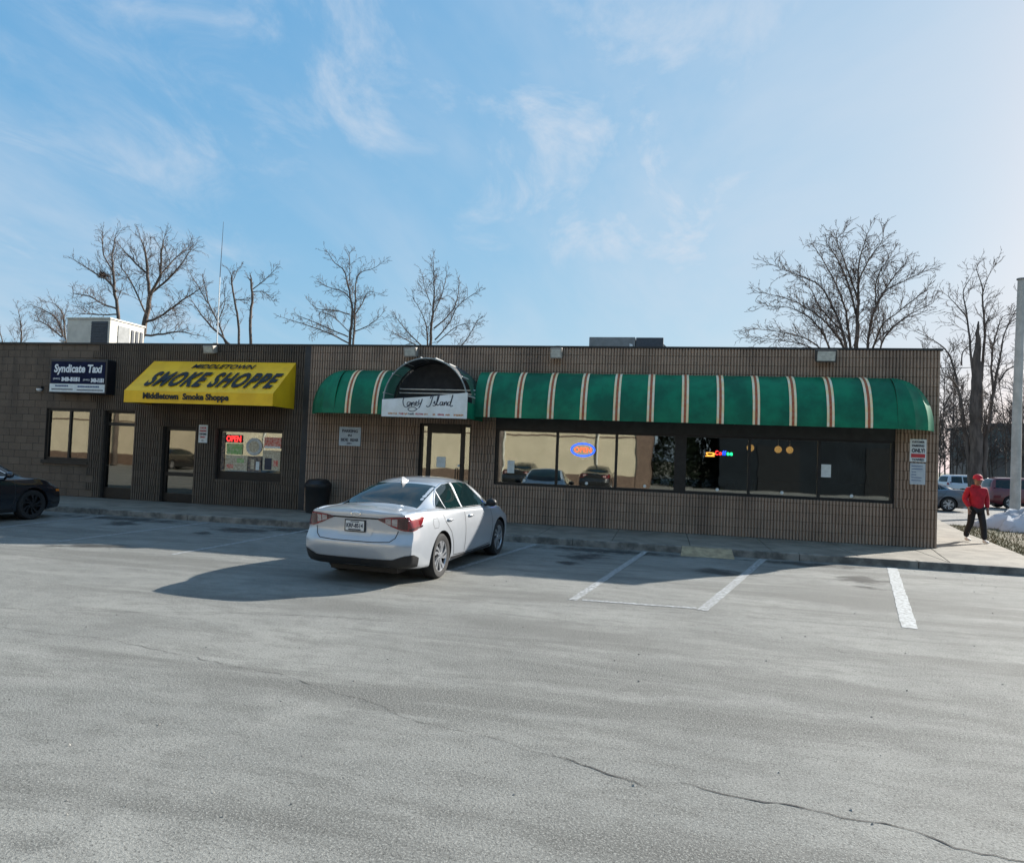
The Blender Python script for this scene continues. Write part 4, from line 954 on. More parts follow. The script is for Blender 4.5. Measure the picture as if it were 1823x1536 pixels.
def car_shell(S):
    g = lambda k, y: float(pchip(*S[k], y)); L = S['L']
    ys = np.concatenate([np.linspace(-L, -L+0.5, 13)[:-1], np.linspace(-L+0.5, L-0.5, 52), np.linspace(L-0.5, L, 13)[1:]])
    def section(y):
        zc, zbl, wb, wm, wt, zb = g('zc', y), g('zbelt', y), g('wb', y), g('wm', y), g('wt', y), g('zb', y)
        ze = zc-g('crown', y); gh = max(0.0, min(1.0, (ze-zbl)/0.35))
        ctl = [(0, zb), (wm-0.25, zb), (wm-0.06, zb+0.01), (wm-0.03, zb+0.06), (wm-0.005, 0.42), (wm+0.004, 0.60), (wm-0.004, 0.76),
               (wm-0.012+(wb-wm)*0.25, zbl-0.10), (wb+0.018, zbl-0.025), (wb+0.004, zbl), (wb-0.025-0.02*gh, zbl+0.012+0.02*gh)]
        a = np.array([wb-0.045, zbl+0.03]); b = np.array([wt+0.01, ze-0.02])
        if gh < 0.05: b = np.array([wt, ze])
        ctl += [tuple(a+(b-a)*0.33), tuple(a+(b-a)*0.7), tuple(b), (wt-0.06, ze+0.012), (wt*0.6, zc-0.016), (wt*0.3, zc-0.004), (0, zc)]
        C = np.array(ctl); C = np.vstack([C[1]*[-1, 1], C, C[-2]*[-1, 1]]); out = []
        for i in range(len(C)-3):
            p = C[i:i+4]
            for t in (0, 0.25, 0.5, 0.75):
                out.append(((1-t)**3*p[0]+(3*t**3-6*t*t+4)*p[1]+(-3*t**3+3*t*t+3*t+1)*p[2]+t**3*p[3])/6)
        p = C[-4:]; out.append((p[1]+4*p[2]+p[3])/6)
        out[0][0] = 0; out[-1][0] = 0
        return np.array(out)
    def shape(x, y, z):
        wr = max(0.0, 1-(y+L)/0.62)**1.5; wf = max(0.0, 1-(L-y)/0.8)**1.5
        ax = min(1, abs(x)/S['W'])
        return (x, y+wr*(0.20*ax**5+float(pchip(*S['rear'], z)))-wf*(0.34*ax**3+float(pchip(*S['front'], z))), z)
    mb = MB(); rows = []
    for y in ys:
        s = section(y); ring = [(x, z) for x, z in s]+[(-x, z) for x, z in s[-2:0:-1]]
        rows.append([shape(x, y, z) for x, z in ring])
    n = len(rows[0]); vs = [p for r in rows for p in r]
    fs = [(i*n+j, i*n+(j+1) % n, (i+1)*n+(j+1) % n, (i+1)*n+j) for i in range(len(rows)-1) for j in range(n)]
    mb.add(vs, fs)
    for yi, y, flip in ((0, -L, False), (len(ys)-1, L, True)):
        s = section(y); K = 14; G = []
        for x, z in s:
            G.append([shape(x*(2*k/K-1), y, z) for k in range(K+1)])
        if flip: G = G[::-1]
        mb.grid(G)
    me = mb.mesh('car_body'); bm = bmesh.new(); bm.from_mesh(me)
    bmesh.ops.remove_doubles(bm, verts=bm.verts, dist=0.0006)
    bmesh.ops.dissolve_degenerate(bm, dist=0.0002, edges=bm.edges); bmesh.ops.recalc_face_normals(bm, faces=bm.faces); bm.to_mesh(me); bm.free()
    bvh = BVHTree.FromPolygons([v.co for v in me.vertices], [p.vertices[:] for p in me.polygons])
    # wheel arches
    cut = MB(); ra = S['tr']+0.045
    for ay in S['axle']:
        for sg in (-1, 1):
            c = MB(); nseg = 40
            pr = [(ay+ra*math.cos(a), S['tr']+ra*math.sin(a)) for a in np.linspace(0, 2*math.pi, nseg, endpoint=False)]
            x0, x1 = (0.56, 1.2) if sg > 0 else (-1.2, -0.56)
            vs = [(x0, y, z) for y, z in pr]+[(x1, y, z) for y, z in pr]
            cut.add(vs, [tuple(reversed(range(nseg))), tuple(range(nseg, 2*nseg))]+[(i, (i+1) % nseg, nseg+(i+1) % nseg, nseg+i) for i in range(nseg)])
    cm = cut.mesh('arch_cut'); bm = bmesh.new(); bm.from_mesh(cm); bmesh.ops.recalc_face_normals(bm, faces=bm.faces); bm.to_mesh(cm); bm.free()
    oc = bpy.data.objects.new('arch_cut', cm); COL.objects.link(oc); ob = bpy.data.objects.new('car_body', me); COL.objects.link(ob)
    md = ob.modifiers.new('b', 'BOOLEAN'); md.operation = 'DIFFERENCE'; md.object = oc; md.solver = 'EXACT'
    dg = bpy.context.evaluated_depsgraph_get(); res = bpy.data.meshes.new_from_object(ob.evaluated_get(dg))
    bpy.data.objects.remove(ob); bpy.data.objects.remove(oc)
    return res, bvh

def ray_to(bvh, o, d):
    h = bvh.ray_cast(Vector(o), Vector(d).normalized())
    return (np.array(h[0]), np.array(h[1])) if h[0] is not None else (None, None)

def build_car(S, name, paint, label, group=None, sedan=True, plate=None, rim='alloy'):
    shell, bvh = SHELL[id(S)]
    c = empty(name); tag(c, label, 'car', group)
    me = shell.copy(); me.name = 'body'; me.materials.clear(); me.materials.append(MATS[paint]); me.materials.append(MATS['car_black'])
    ra = S['tr']+0.047
    for p in me.polygons:
        x, y, z = p.center; p.use_smooth = True; p.material_index = 0
        for ay in S['axle']:
            if abs(x) > 0.54 and math.hypot(y-ay, z-S['tr']) < ra+0.003 and abs(p.normal.x) < 0.35: p.material_index = 1
            if abs(x) < 0.58 and abs(x) > 0.54 and math.hypot(y-ay, z-S['tr']) < ra: p.material_index = 1
        if z < 0.21 and p.normal.z < -0.5: p.material_index = 1
    me.set_sharp_from_angle(angle=R(32))
    body = bpy.data.objects.new('body', me); COL.objects.link(body); body.parent = c
    def side_patch(nm, bot, top, m, sg, parent=c, nu=16, nv=6, lift=0.004):
        """a panel lying on the flank: bot/top are polylines (y, z)"""
        b = np.array(bot); t = np.array(top); G = []
        for j in range(nv+1):
            row = []
            for i in range(nu+1):
                u = i/nu
                pb = np.array([np.interp(u, np.linspace(0, 1, len(b)), b[:, k]) for k in (0, 1)]); pt = np.array([np.interp(u, np.linspace(0, 1, len(t)), t[:, k]) for k in (0, 1)])
                p = pb+(pt-pb)*j/nv
                h, nn = ray_to(bvh, (sg*2, p[0], p[1]), (-sg, 0, 0))
                row.append(h+nn*lift if h is not None else np.array([sg*0.6, p[0], p[1]]))
            G.append(row if sg > 0 else row[::-1])
        q = MB(); q.grid(G); return q.build(nm, m, parent, smooth='all')
    def ribbon(nm, pts, w, m, cast, parent=c, lift=0.003):
        P = []
        for a, b in zip(pts[:-1], pts[1:]):
            K = max(2, int(math.dist(a, b)/0.05))
            P += [np.array(a)+(np.array(b)-np.array(a))*i/K for i in range(K)]
        P.append(np.array(pts[-1])); H = []
        for p in P:
            h, nn = cast(p)
            if h is not None: H.append((h+nn*lift, nn))
        A, B = [], []
        for i, (h, nn) in enumerate(H):
            d = H[min(i+1, len(H)-1)][0]-H[max(i-1, 0)][0]; d = d/(np.linalg.norm(d)+1e-9); e = np.cross(nn, d)
            A.append(h+e*w/2); B.append(h-e*w/2)
        q = MB(); q.grid([B, A]); return q.build(nm, m, parent, smooth='all')
    def top_patch(nm, poly_rows, m, lift=0.004, nu=14, nv=8, parent=c):
        """a panel laid on from above: rows of (x_half, y)"""
        G = []
        for j in range(nv+1):
            u = j/nv; k = u*(len(poly_rows)-1); i0 = min(int(k), len(poly_rows)-2); f = k-i0
            hw = poly_rows[i0][0]*(1-f)+poly_rows[i0+1][0]*f; y = poly_rows[i0][1]*(1-f)+poly_rows[i0+1][1]*f; bow = poly_rows[i0][2]*(1-f)+poly_rows[i0+1][2]*f
            row = []
            for i in range(nu+1):
                x = hw*(2*i/nu-1); yy = y+bow*(x/max(hw, 1e-3))**2
                h, nn = ray_to(bvh, (x, yy, 3), (0, 0, -1)); row.append(h+nn*lift)
            G.append(row)
        q = MB(); q.grid(G if G[0][0][1] < G[-1][0][1] else G[::-1]); return q.build(nm, m, parent, smooth='all')
    def rear_patch(nm, bot, top, m, parent=c, nu=14, nv=5, lift=0.005, sgn=-1):
        b = np.array(bot); t = np.array(top); G = []
        for j in range(nv+1):
            row = []
            for i in range(nu+1):
                u = i/nu
                pb = np.array([np.interp(u, np.linspace(0, 1, len(b)), b[:, k]) for k in (0, 1)]); pt = np.array([np.interp(u, np.linspace(0, 1, len(t)), t[:, k]) for k in (0, 1)])
                p = pb+(pt-pb)*j/nv
                h, nn = ray_to(bvh, (p[0], 4*sgn, p[1]), (0, -sgn, 0))
                if h is None:
                    h, nn = ray_to(bvh, (2*np.sign(p[0]), sgn*(S['L']-0.2), p[1]), (-np.sign(p[0]), 0, 0))
                row.append(h+nn*lift)
            G.append(row if sgn < 0 else row[::-1])
        q = MB(); q.grid(G); return q.build(nm, m, parent, smooth='all')
    def wrap_patch(nm, phi, bot, top, m, parent=c, nu=22, nv=6, lift=0.006, cy=-1.4):
        G = []                           # a panel wrapped round the tail corner: phi in degrees from straight back
        for j in range(nv+1):
            row = []
            for i in range(nu+1):
                u = i/nu; a = R(np.interp(u, np.linspace(0, 1, len(phi)), phi)); zb_ = np.interp(u, np.linspace(0, 1, len(bot)), bot); zt_ = np.interp(u, np.linspace(0, 1, len(top)), top)
                d = np.array([math.sin(a), -math.cos(a), 0]); h, nn = ray_to(bvh, np.array([0, cy, zb_+(zt_-zb_)*j/nv])+d*3, -d)
                row.append(h+nn*lift)
            G.append(row)
        q = MB(); q.grid(G); return q.build(nm, m, parent, smooth='all')
    side = lambda sg: (lambda p: ray_to(bvh, (sg*2, p[0], p[1]), (-sg, 0, 0)))
    back = lambda p: ray_to(bvh, (p[0], -4, p[1]), (0, 1, 0))
    if sedan:
        top_patch('rear_window', [(0.56, -0.93, 0.10), (0.60, -1.28, 0.06), (0.63, -1.66, -0.02)], 'car_glass')
        top_patch('windscreen', [(0.58, 0.42, -0.10), (0.62, 0.75, -0.13), (0.67, 1.20, -0.16)], 'car_glass')
        top_patch('roof_panel', [(0.50, -0.80, 0.05), (0.52, 0.0, 0.0), (0.50, 0.36, -0.05)], paint, lift=0.0025)
        for sg in (-1, 1):
            side_patch('rear_side_window', [(-1.30, 1.085), (-1.02, 1.045), (-0.70, 1.035), (-0.38, 1.028)], [(-1.12, 1.20), (-0.92, 1.325), (-0.65, 1.395), (-0.37, 1.415)], 'car_glass', sg)
            side_patch('front_side_window', [(-0.30, 1.025), (0.1, 1.018), (0.5, 1.01), (0.86, 1.005)], [(-0.28, 1.418), (0.05, 1.425), (0.35, 1.385), (0.84, 1.06)], 'car_glass', sg)
            ribbon('window_trim', [(-1.34, 1.075), (-1.02, 1.035), (-0.4, 1.015), (0.4, 1.0), (0.92, 0.99)], 0.016, 'chrome', side(sg), lift=0.006)
            ribbon('window_trim', [(-1.34, 1.085), (-1.14, 1.215), (-0.93, 1.338), (-0.65, 1.408), (-0.33, 1.43), (0.05, 1.437), (0.35, 1.398), (0.88, 1.05)], 0.014, 'chrome', side(sg), lift=0.006)
            ribbon('window_pillar', [(-0.34, 1.02), (-0.325, 1.42)], 0.045, paint, side(sg), lift=0.007)
            ribbon('quarter_light_bar', [(-1.02, 1.045), (-0.97, 1.31)], 0.025, paint, side(sg), lift=0.008)
            ribbon('door_seam', [(0.98, 0.96), (0.98, 0.5), (0.93, 0.30), (0.2, 0.27), (-0.28, 0.28)], 0.012, 'seam_dark', side(sg))
            ribbon('door_seam', [(-0.34, 1.0), (-0.34, 0.30)], 0.012, 'seam_dark', side(sg))
            ribbon('door_seam', [(-1.28, 1.04), (-1.18, 0.85), (-0.98, 0.68), (-0.88, 0.50), (-0.82, 0.30), (-0.30, 0.275)], 0.012, 'seam_dark', side(sg))
            ribbon('sill_trim', [(-0.92, 0.255), (0.0, 0.235), (0.98, 0.25)], 0.05, 'car_black', side(sg))
            for hy in (-0.92, 0.02):
                h, nn = ray_to(bvh, (sg*2, hy-0.12, 0.875), (-sg, 0, 0)); x = h[0]+sg*0.022
                q = MB(); q.tube([(h[0]-sg*.01, hy-.22, .878), (x, hy-.19, .88), (x+sg*.006, hy-.10, .878), (x, hy-.01, .872), (h[0]-sg*.01, hy+.02, .87)], [.010, .016, .018, .016, .010], 8); q.build('door_handle', paint, c, smooth='all')
            if sg > 0: ribbon('fuel_flap', [(-1.62, 0.93), (-1.48, 0.93), (-1.45, 0.86), (-1.48, 0.79), (-1.62, 0.79), (-1.65, 0.86), (-1.62, 0.93)], 0.006, 'seam_dark', side(sg))
            q = MB(); h, nn = ray_to(bvh, (sg*2, 0.80, 1.0), (-sg, 0, 0)); x0 = h[0]
            G = []
            for k in range(9):
                a = math.pi*k/8; G.append([(x0+sg*(0.05+0.20*math.sin(b)*0.5+0.08), 0.80+0.07*math.cos(a)*math.cos(b*0.9-0.8), 1.045+0.075*math.sin(a)*math.sin(b)) for b in np.linspace(0.15, math.pi-.15, 7)])
            vs = []; mc = np.array([x0+sg*0.15, 0.80, 1.045])
            for k in range(7):
                ph = math.pi*k/6-math.pi/2
                for i in range(12):
                    t = 2*math.pi*i/12
                    vs.append(mc+np.array([sg*0.105*math.cos(ph)*math.cos(t), 0.075*math.cos(ph)*math.sin(t), 0.075*math.sin(ph)]))
            q.add(vs, [(k*12+i, k*12+(i+1) % 12, (k+1)*12+(i+1) % 12, (k+1)*12+i) for k in range(6) for i in range(12)])
            mir = q.build('door_mirror', 'car_black' if paint == 'paint_silver' else paint, c, smooth='all', recalc=True)
            q = MB(); q.tube([(x0-sg*.02, .84, .985), (x0+sg*.10, .81, 1.01)], .025, 6); q.build('mirror_stalk', 'car_black', mir)
            # lamps
            o_ = 1 if sg > 0 else -1
            W_ = lambda nm, p0, p1, bt, tp, m, par=c, lf=0.010, n=22: wrap_patch(nm, [p0*sg, p1*sg][::o_], bt[::o_], tp[::o_], m, par, n, 6, lf)
            tl = W_('taillight', 21, 59, [0.940, 0.905, 0.862, 0.825, 0.800, 0.795, 0.815, 0.870, 0.965], [0.962, 0.978, 0.990, 0.996, 0.998, 0.998, 0.995, 0.990, 0.982], 'lamp_red', n=32)
            W_('dark_lens', 21.3, 26, [0.940, 0.918], [0.960, 0.972], 'lamp_dark', tl, 0.013, 6)
            W_('clear_lens', 26.4, 30.5, [0.905, 0.880], [0.962, 0.968], 'lamp_clear', tl, 0.013, 6)
            W_('clear_lens', 31.2, 35.0, [0.878, 0.858], [0.960, 0.968], 'lamp_clear', tl, 0.013, 6)
            W_('dark_lens', 35.5, 42, [0.835, 0.815], [0.975, 0.980], 'lamp_dark', tl, 0.013, 8)
            W_('dark_lens', 43, 56, [0.803, 0.850], [0.830, 0.875], 'lamp_dark', tl, 0.013, 10)
            rear_patch('headlight', [(0.48*sg, 0.66), (0.66*sg, 0.66), (0.80*sg, 0.68)][::sg], [(0.48*sg, 0.72), (0.66*sg, 0.76), (0.78*sg, 0.79)][::sg], 'lamp_clear', nu=8, nv=3, sgn=1)
            ribbon('side_marker', [(2.02, 0.66), (2.14, 0.65)], 0.05, 'lamp_amber', side(sg), lift=0.006)
        wrap_patch('lower_bumper', [-52, -42, -30, 0, 30, 42, 52], [0.29, 0.275, 0.265, 0.262, 0.265, 0.275, 0.29], [0.42, 0.475, 0.455, 0.40, 0.395, 0.395, 0.395, 0.40, 0.455, 0.475, 0.42], 'car_black', nu=44, lift=0.010)
        ribbon('boot_seam', [(-0.37, 0.955), (0.37, 0.955)], 0.022, 'car_black', back)
        ribbon('boot_seam', [(-0.66, 0.80), (-0.63, 0.70), (-0.56, 0.645), (-0.3, 0.63), (0.3, 0.63), (0.56, 0.645), (0.63, 0.70), (0.66, 0.80)], 0.012, 'seam_dark', back)
        rear_patch('plate_recess', [(-0.26, 0.70), (0.26, 0.70)], [(-0.32, 0.925), (0.32, 0.925)], paint, nu=6, nv=3, lift=0.002)
        rear_patch('grille', [(-0.36, 0.50), (0.36, 0.50)], [(-0.45, 0.72), (0.45, 0.72)], 'car_black', nu=8, nv=4, sgn=1)
        em = ribbon('emblem', [(0.075*math.cos(a), 1.008+0.028*math.sin(a)) for a in np.linspace(0, 2*math.pi, 17)], 0.012, 'chrome', back, lift=0.008)
        q = MB(); q.add([(-.012, -0.98, 1.40), (.012, -0.98, 1.40), (.012, -0.72, 1.44), (-.012, -0.72, 1.44), (0, -0.98, 1.505), (0, -0.92, 1.51)], [(0, 1, 4), (1, 2, 5, 4), (3, 0, 4, 5), (2, 3, 5)]); q.build('roof_fin', paint, c)
        if plate:
            h, nn = ray_to(bvh, (0, -4, 0.84), (0, 1, 0)); Y = h[1]-0.02
            q = MB(); q.box(-0.165, 0.165, Y-.006, Y+.03, 0.757, 0.925); pf = q.build('licence_plate', 'car_black', c)
            q = MB(); q.box(-0.148, 0.148, Y-.010, Y-.004, 0.772, 0.912); q.build('plate_face', 'plate_white', pf)
            lettering(plate, 0.1, (0, Y-.0125, 0.845), 'ink_dark', pf, fit=(0.265, 0.062), bold=0.003, extrude=0.001)
            q = MB(); q.box(-.10, .10, Y-.0125, Y-.0108, .778, .796); q.build('plate_band', 'ink_dark', pf)
            q = MB(); q.box(-.07, .07, Y-.0125, Y-.0108, .892, .904); q.build('plate_band', 'ink_dark', pf)
    else:
        rear_patch('rear_window', [(-0.60, 1.20), (0, 1.18), (0.60, 1.20)], [(-0.52, 1.58), (0, 1.60), (0.52, 1.58)], 'car_glass')
        top_patch('windscreen', [(0.62, 0.58, -0.08), (0.66, 0.85, -0.10), (0.70, 1.18, -0.14)], 'car_glass')
        for sg in (-1, 1):
            for a, b in ((-2.05, -1.30), (-1.22, -0.38), (-0.28, 0.55)):
                f2 = b+0.0 if b < 0.5 else 0.42
                side_patch('side_window', [(a, 1.16), (b if b < .5 else .85, 1.12)], [(a+.06 if a < -2 else a, 1.60), (f2, 1.62)], 'car_glass', sg)
            ribbon('door_seam', [(0.95, 1.0), (0.95, 0.4), (0.85, 0.32), (-0.32, 0.32), (-0.32, 1.05)], 0.010, 'seam_dark', side(sg))
            rear_patch('taillight', [(0.62*sg, 0.95), (0.86*sg, 0.97)][::sg], [(0.62*sg, 1.15), (0.84*sg, 1.2)][::sg], 'lamp_red', nu=6, nv=3)
            ribbon('sill_trim', [(-0.9, 0.30), (0.95, 0.30)], 0.10, 'car_black', side(sg))
    # wheels
    tr, tw = S['tr'], S['tw']; rr = tr*0.70
    for ay in S['axle']:
        for sg in (-1, 1):
            cx = sg*S['wx']; wl = empty('wheel', (cx, ay, tr)); wl.parent = c
            q = MB(); w2 = tw/2; q.lathe([(rr-.01, -w2*.9), (rr+.02, -w2), (tr-.03, -w2), (tr-.006, -w2*.75), (tr, 0), (tr-.006, w2*.75), (tr-.03, w2), (rr+.02, w2), (rr-.01, w2*.9)], (0, 0, 0), 'x', 40); q.build('tyre', 'tyre', wl, smooth=True)
            q = MB(); q.lathe([(0, sg*.02), (rr-.012, sg*.02), (rr-.008, -sg*.08)], (0, 0, 0), 'x', 32); q.build('wheel_barrel', 'rim_dark', wl)
            q = MB(); xo = sg*(w2-.012); q.lathe([(rr-.022, xo-.02*sg), (rr-.016, xo), (rr+.006, xo), (rr+.006, xo-.05*sg)], (0, 0, 0), 'x', 40)
            q.lathe([(0, xo+.004*sg), (.045, xo), (.052, xo-.03*sg)], (0, 0, 0), 'x', 16)
            for k in range(10):
                a0 = 2*math.pi*k/10+(0.10 if k % 2 else -0.06); a1 = a0+0.42*sg; wa, wb_ = 0.022, 0.052
                pts = []
                for (a, r_, hw, xx) in ((a0, 0.035, .016, xo-.004*sg), ((a0+a1)/2, rr*.55, wa*.75, xo-.006*sg), (a1, rr-.012, wb_*.62, xo-.004*sg)):
                    ca, sa = math.cos(a), math.sin(a); pts.append(((xx, r_*ca-hw*sa, r_*sa+hw*ca), (xx, r_*ca+hw*sa, r_*sa-hw*ca), (xx-.035*sg, r_*ca+hw*sa, r_*sa-hw*ca), (xx-.035*sg, r_*ca-hw*sa, r_*sa+hw*ca)))
                vs = [v for p in pts for v in p]
                q.add(vs, [(i*4+j, i*4+(j+1) % 4, (i+1)*4+(j+1) % 4, (i+1)*4+j) for i in range(2) for j in range(4)])
            q.build('rim', rim, wl, recalc=True)
    q = MB(); q.box(-.55, .55, -S['L']+.35, S['L']-.4, .16, .30); q.build('underbody', 'car_black', c)
    return c
SHELL = {id(SEDAN): car_shell(SEDAN), id(SUV): car_shell(SUV)}
def place(c, x, y, heading):             # heading: direction of the nose, degrees clockwise from +Y
    c.location = (x, y, 0); c.rotation_euler = (0, 0, -R(heading)); c.scale = (0.885, 0.95, 0.90)
    return c
silver = place(build_car(SEDAN, 'parked_car', 'paint_silver', 'silver sedan seen from behind, parked nose in before the diner entrance', plate='KRF-8514'), -3.66, -5.80, 4.5)
navy = place(build_car(SEDAN, 'parked_car', 'paint_navy', 'dark sedan cut off by the left edge of the picture', rim='rim_black'), -13.62, -5.5, 2.0)
grey = place(build_car(SEDAN, 'parked_car', 'paint_grey', 'grey sedan parked in the side driveway beyond the diner corner'), 11.05, 18.9, -90)
maroon = place(build_car(SUV, 'parked_car', 'paint_maroon', 'dark red sport utility car behind the pale pole on the right', sedan=False), 18.3, 24.2, 90)
blk = place(build_car(SEDAN, 'parked_car', 'paint_black', 'black sedan mirrored in the second and third diner panes', 'cars parked across the lot'), -3.4, -21.5, 180)
blk2 = copy_tree(blk); place(blk2, -7.4, -21.5, 180); tag(blk2, 'black sedan mirrored in the leftmost diner pane')
blk3 = copy_tree(blk); place(blk3, -29.6, -21.8, 180); tag(blk3, 'black sedan mirrored in the smoke shop door')

# ------------------------------------------------------------------ person
mat('skin', (0.28, 0.16, 0.11), 0.55, var=0.1, scale=20, obj=True); mat('hoodie_red', (0.42, 0.012, 0.028), 0.85, var=0.2, scale=9, bump=0.3, bscale=25, obj=True)
mat('trousers_black', (0.014, 0.015, 0.018), 0.85, var=0.25, scale=10, obj=True); mat('shoe_white', (0.70, 0.69, 0.66), 0.6, var=0.1, obj=True); mat('cap_red', (0.48, 0.015, 0.04), 0.7, var=0.15, obj=True)
def skin(name, pts, edges, material, parent, rootv=0, sub=2):
    me = bpy.data.meshes.new(name); me.from_pydata([p[:3] for p in pts], edges, []); me.update()
    o = bpy.data.objects.new(name, me); COL.objects.link(o); o.parent = parent
    o.modifiers.new('skin', 'SKIN'); s = o.modifiers.new('sub', 'SUBSURF'); s.levels = sub; s.render_levels = sub
    if not me.skin_vertices:
        bm = bmesh.new(); bm.from_mesh(me); bm.verts.layers.skin.verify(); bm.to_mesh(me); bm.free()
    for i, p in enumerate(pts):
        sv = me.skin_vertices[0].data[i]; sv.radius = (p[3], p[4] if len(p) > 4 else p[3]); sv.use_root = (i == rootv)
    me.materials.append(MATS[material])
    dg = bpy.context.evaluated_depsgraph_get(); res = bpy.data.meshes.new_from_object(o.evaluated_get(dg)); bpy.data.objects.remove(o)
    res.polygons.foreach_set('use_smooth', [True]*len(res.polygons)); res.materials.clear(); res.materials.append(MATS[material])
    o = bpy.data.objects.new(name, res); COL.objects.link(o); o.parent = parent
    return o
def person(loc, rz, scale, label):
    r = empty('person', loc, rz); tag(r, label, 'person'); r.scale = (scale,)*3
    # local: faces -y, 1.75 m tall. left leg forward
    hips = {1: (0.10, 0, .92), -1: (-0.10, 0, .92)}
    knee = {1: (0.11, -0.13, .50), -1: (-0.11, 0.05, .49)}; ank = {1: (0.12, -0.17, .09), -1: (-0.13, 0.20, .12)}
    sh = {1: (0.20, 0.0, 1.40), -1: (-0.20, 0.0, 1.40)}; el = {1: (0.29, 0.06, 1.13), -1: (-0.29, 0.04, 1.13)}; wr = {1: (0.25, -0.06, .92), -1: (-0.24, -0.09, .93)}
    b = [(0, 0, .95, .12, .10), (0, 0, 1.15, .13, .10), (0, 0, 1.36, .15, .10), (0, -.01, 1.46, .055), (0, -.03, 1.54, .058), (0, -.045, 1.60, .078, .092), (0, -.05, 1.68, .074, .092), (0, -.045, 1.73, .05, .06)]
    e = [(0, 1), (1, 2), (2, 3), (3, 4), (4, 5), (5, 6), (6, 7)]
    for sg in (1, -1):
        n = len(b); b += [(*sh[sg], .06), (*el[sg], .042), (*wr[sg], .028)]; e += [(2, n), (n, n+1), (n+1, n+2)]
        w = np.array(wr[sg]); b += [(w[0], w[1]-.01, w[2]-.06, .036, .020), (w[0], w[1]-.015, w[2]-.10, .034, .018)]; e += [(n+2, n+3), (n+3, n+4)]
        for k, (dxx, ln) in enumerate(((-.026, .060), (-.009, .072), (.009, .068), (.026, .052))):
            m = len(b); b += [(w[0]+dxx*.9, w[1]-.022, w[2]-.13, .009), (w[0]+dxx, w[1]-.045, w[2]-.125-ln, .0075)]; e += [(n+4, m), (m, m+1)]
        m = len(b); b += [(w[0]-sg*.035, w[1]-.03, w[2]-.075, .010), (w[0]-sg*.040, w[1]-.055, w[2]-.115, .008)]; e += [(n+3, m), (m, m+1)]
        n = len(b); b += [(*hips[sg], .075), (*knee[sg], .038), (*ank[sg], .028)]; e += [(0, n), (n, n+1), (n+1, n+2)]
    body = skin('body', b, e, 'skin', r)
    nose = MB(); nose.add([(-.012, -.135, 1.625), (.012, -.135, 1.625), (0, -.165, 1.615), (0, -.135, 1.66)], [(0, 1, 2), (0, 2, 3), (2, 1, 3)]); nose.build('nose', 'skin', body, smooth='all')
    for sx in (-.028, .028):
        q = MB(); q.lathe([(.009*math.sin(a), -.006*math.cos(a)) for a in np.linspace(0, math.pi, 5)], (sx, -.132, 1.655), 'y', 8); q.build('eye', 'ink_black', body)
    q = MB(); q.tube([(-.022, -.130, 1.585), (0, -.137, 1.583), (.022, -.130, 1.585)], .005, 5); q.build('mouth', 'ink_red', body)
    for sx in (-.085, .085):
        q = MB(); q.lathe([(.022*math.sin(a), .012*math.cos(a)) for a in np.linspace(0, math.pi, 6)], (sx, -.04, 1.63), 'x', 8); q.build('ear', 'skin', body)
    j = [(0, 0, .84, .185, .14), (0, 0, .95, .20, .15), (0, 0, 1.16, .20, .15), (0, 0, 1.36, .18, .12), (0, 0, 1.45, .10, .09), (0, -.005, 1.49, .085, .08)]
    je = [(0, 1), (1, 2), (2, 3), (3, 4), (4, 5)]
    for sg in (1, -1):
        n = len(j); j += [(sg*.21, 0, 1.385, .085), (*el[sg], .072), (wr[sg][0], wr[sg][1]+.01, wr[sg][2]+.03, .052), (wr[sg][0], wr[sg][1], wr[sg][2], .045)]; je += [(3, n), (n, n+1), (n+1, n+2), (n+2, n+3)]
    skin('hoodie', j, je, 'hoodie_red', r)
    q = MB(); q.lathe([(.07, 0), (.115, .02), (.12, .06), (.085, .09)], (0, .03, 1.43), 'z', 18); q.build('hood', 'hoodie_red', r, smooth='all')
    tpts = [(0, 0, .93, .15, .12)]; te = []
    for sg in (1, -1):
        n = len(tpts); a = ank[sg]; tpts += [(*hips[sg][:2], .86, .105), (*knee[sg], .085), (a[0], a[1]+.005, a[2]+.12, .072), (a[0], a[1], a[2]-.015, .074)]; te += [(0, n), (n, n+1), (n+1, n+2), (n+2, n+3)]
    skin('trousers', tpts, te, 'trousers_black', r)
    for sg in (1, -1):
        a = ank[sg]; lift = 0 if sg > 0 else .015
        s = [(a[0], a[1]+.05, .055+lift, .046, .05), (a[0], a[1]-.03, .055+lift, .046, .05), (a[0], a[1]-.12, .045+lift, .05, .038), (a[0], a[1]-.19, .036+lift, .042, .028)]
        skin('shoe', s, [(0, 1), (1, 2), (2, 3)], 'shoe_white', r)
    q = MB(); q.lathe([(.108, 0), (.112, .03), (.098, .085), (.055, .12), (0, .13)], (0, -.04, 1.675), 'z', 22); cap = q.build('cap', 'cap_red', r, smooth='all')
    G = [[(s*(.095-.02*t), -.13-.085*t-.03*(1-(s*s)), 1.685-.022*t-.02*s*s) for s in np.linspace(-1, 1, 9)] for t in (0, .5, 1)]
    q = MB(); q.grid(G); q.grid([[(a, b_, c_-.008) for a, b_, c_ in row[::-1]] for row in G]); q.build('visor', 'cap_red', cap, smooth='all')
    return r
pp = person((7.16, 1.95, 0.13), R(8), 0.88, 'person in red hoodie, red cap, black trousers and white shoes walking on the side pavement')

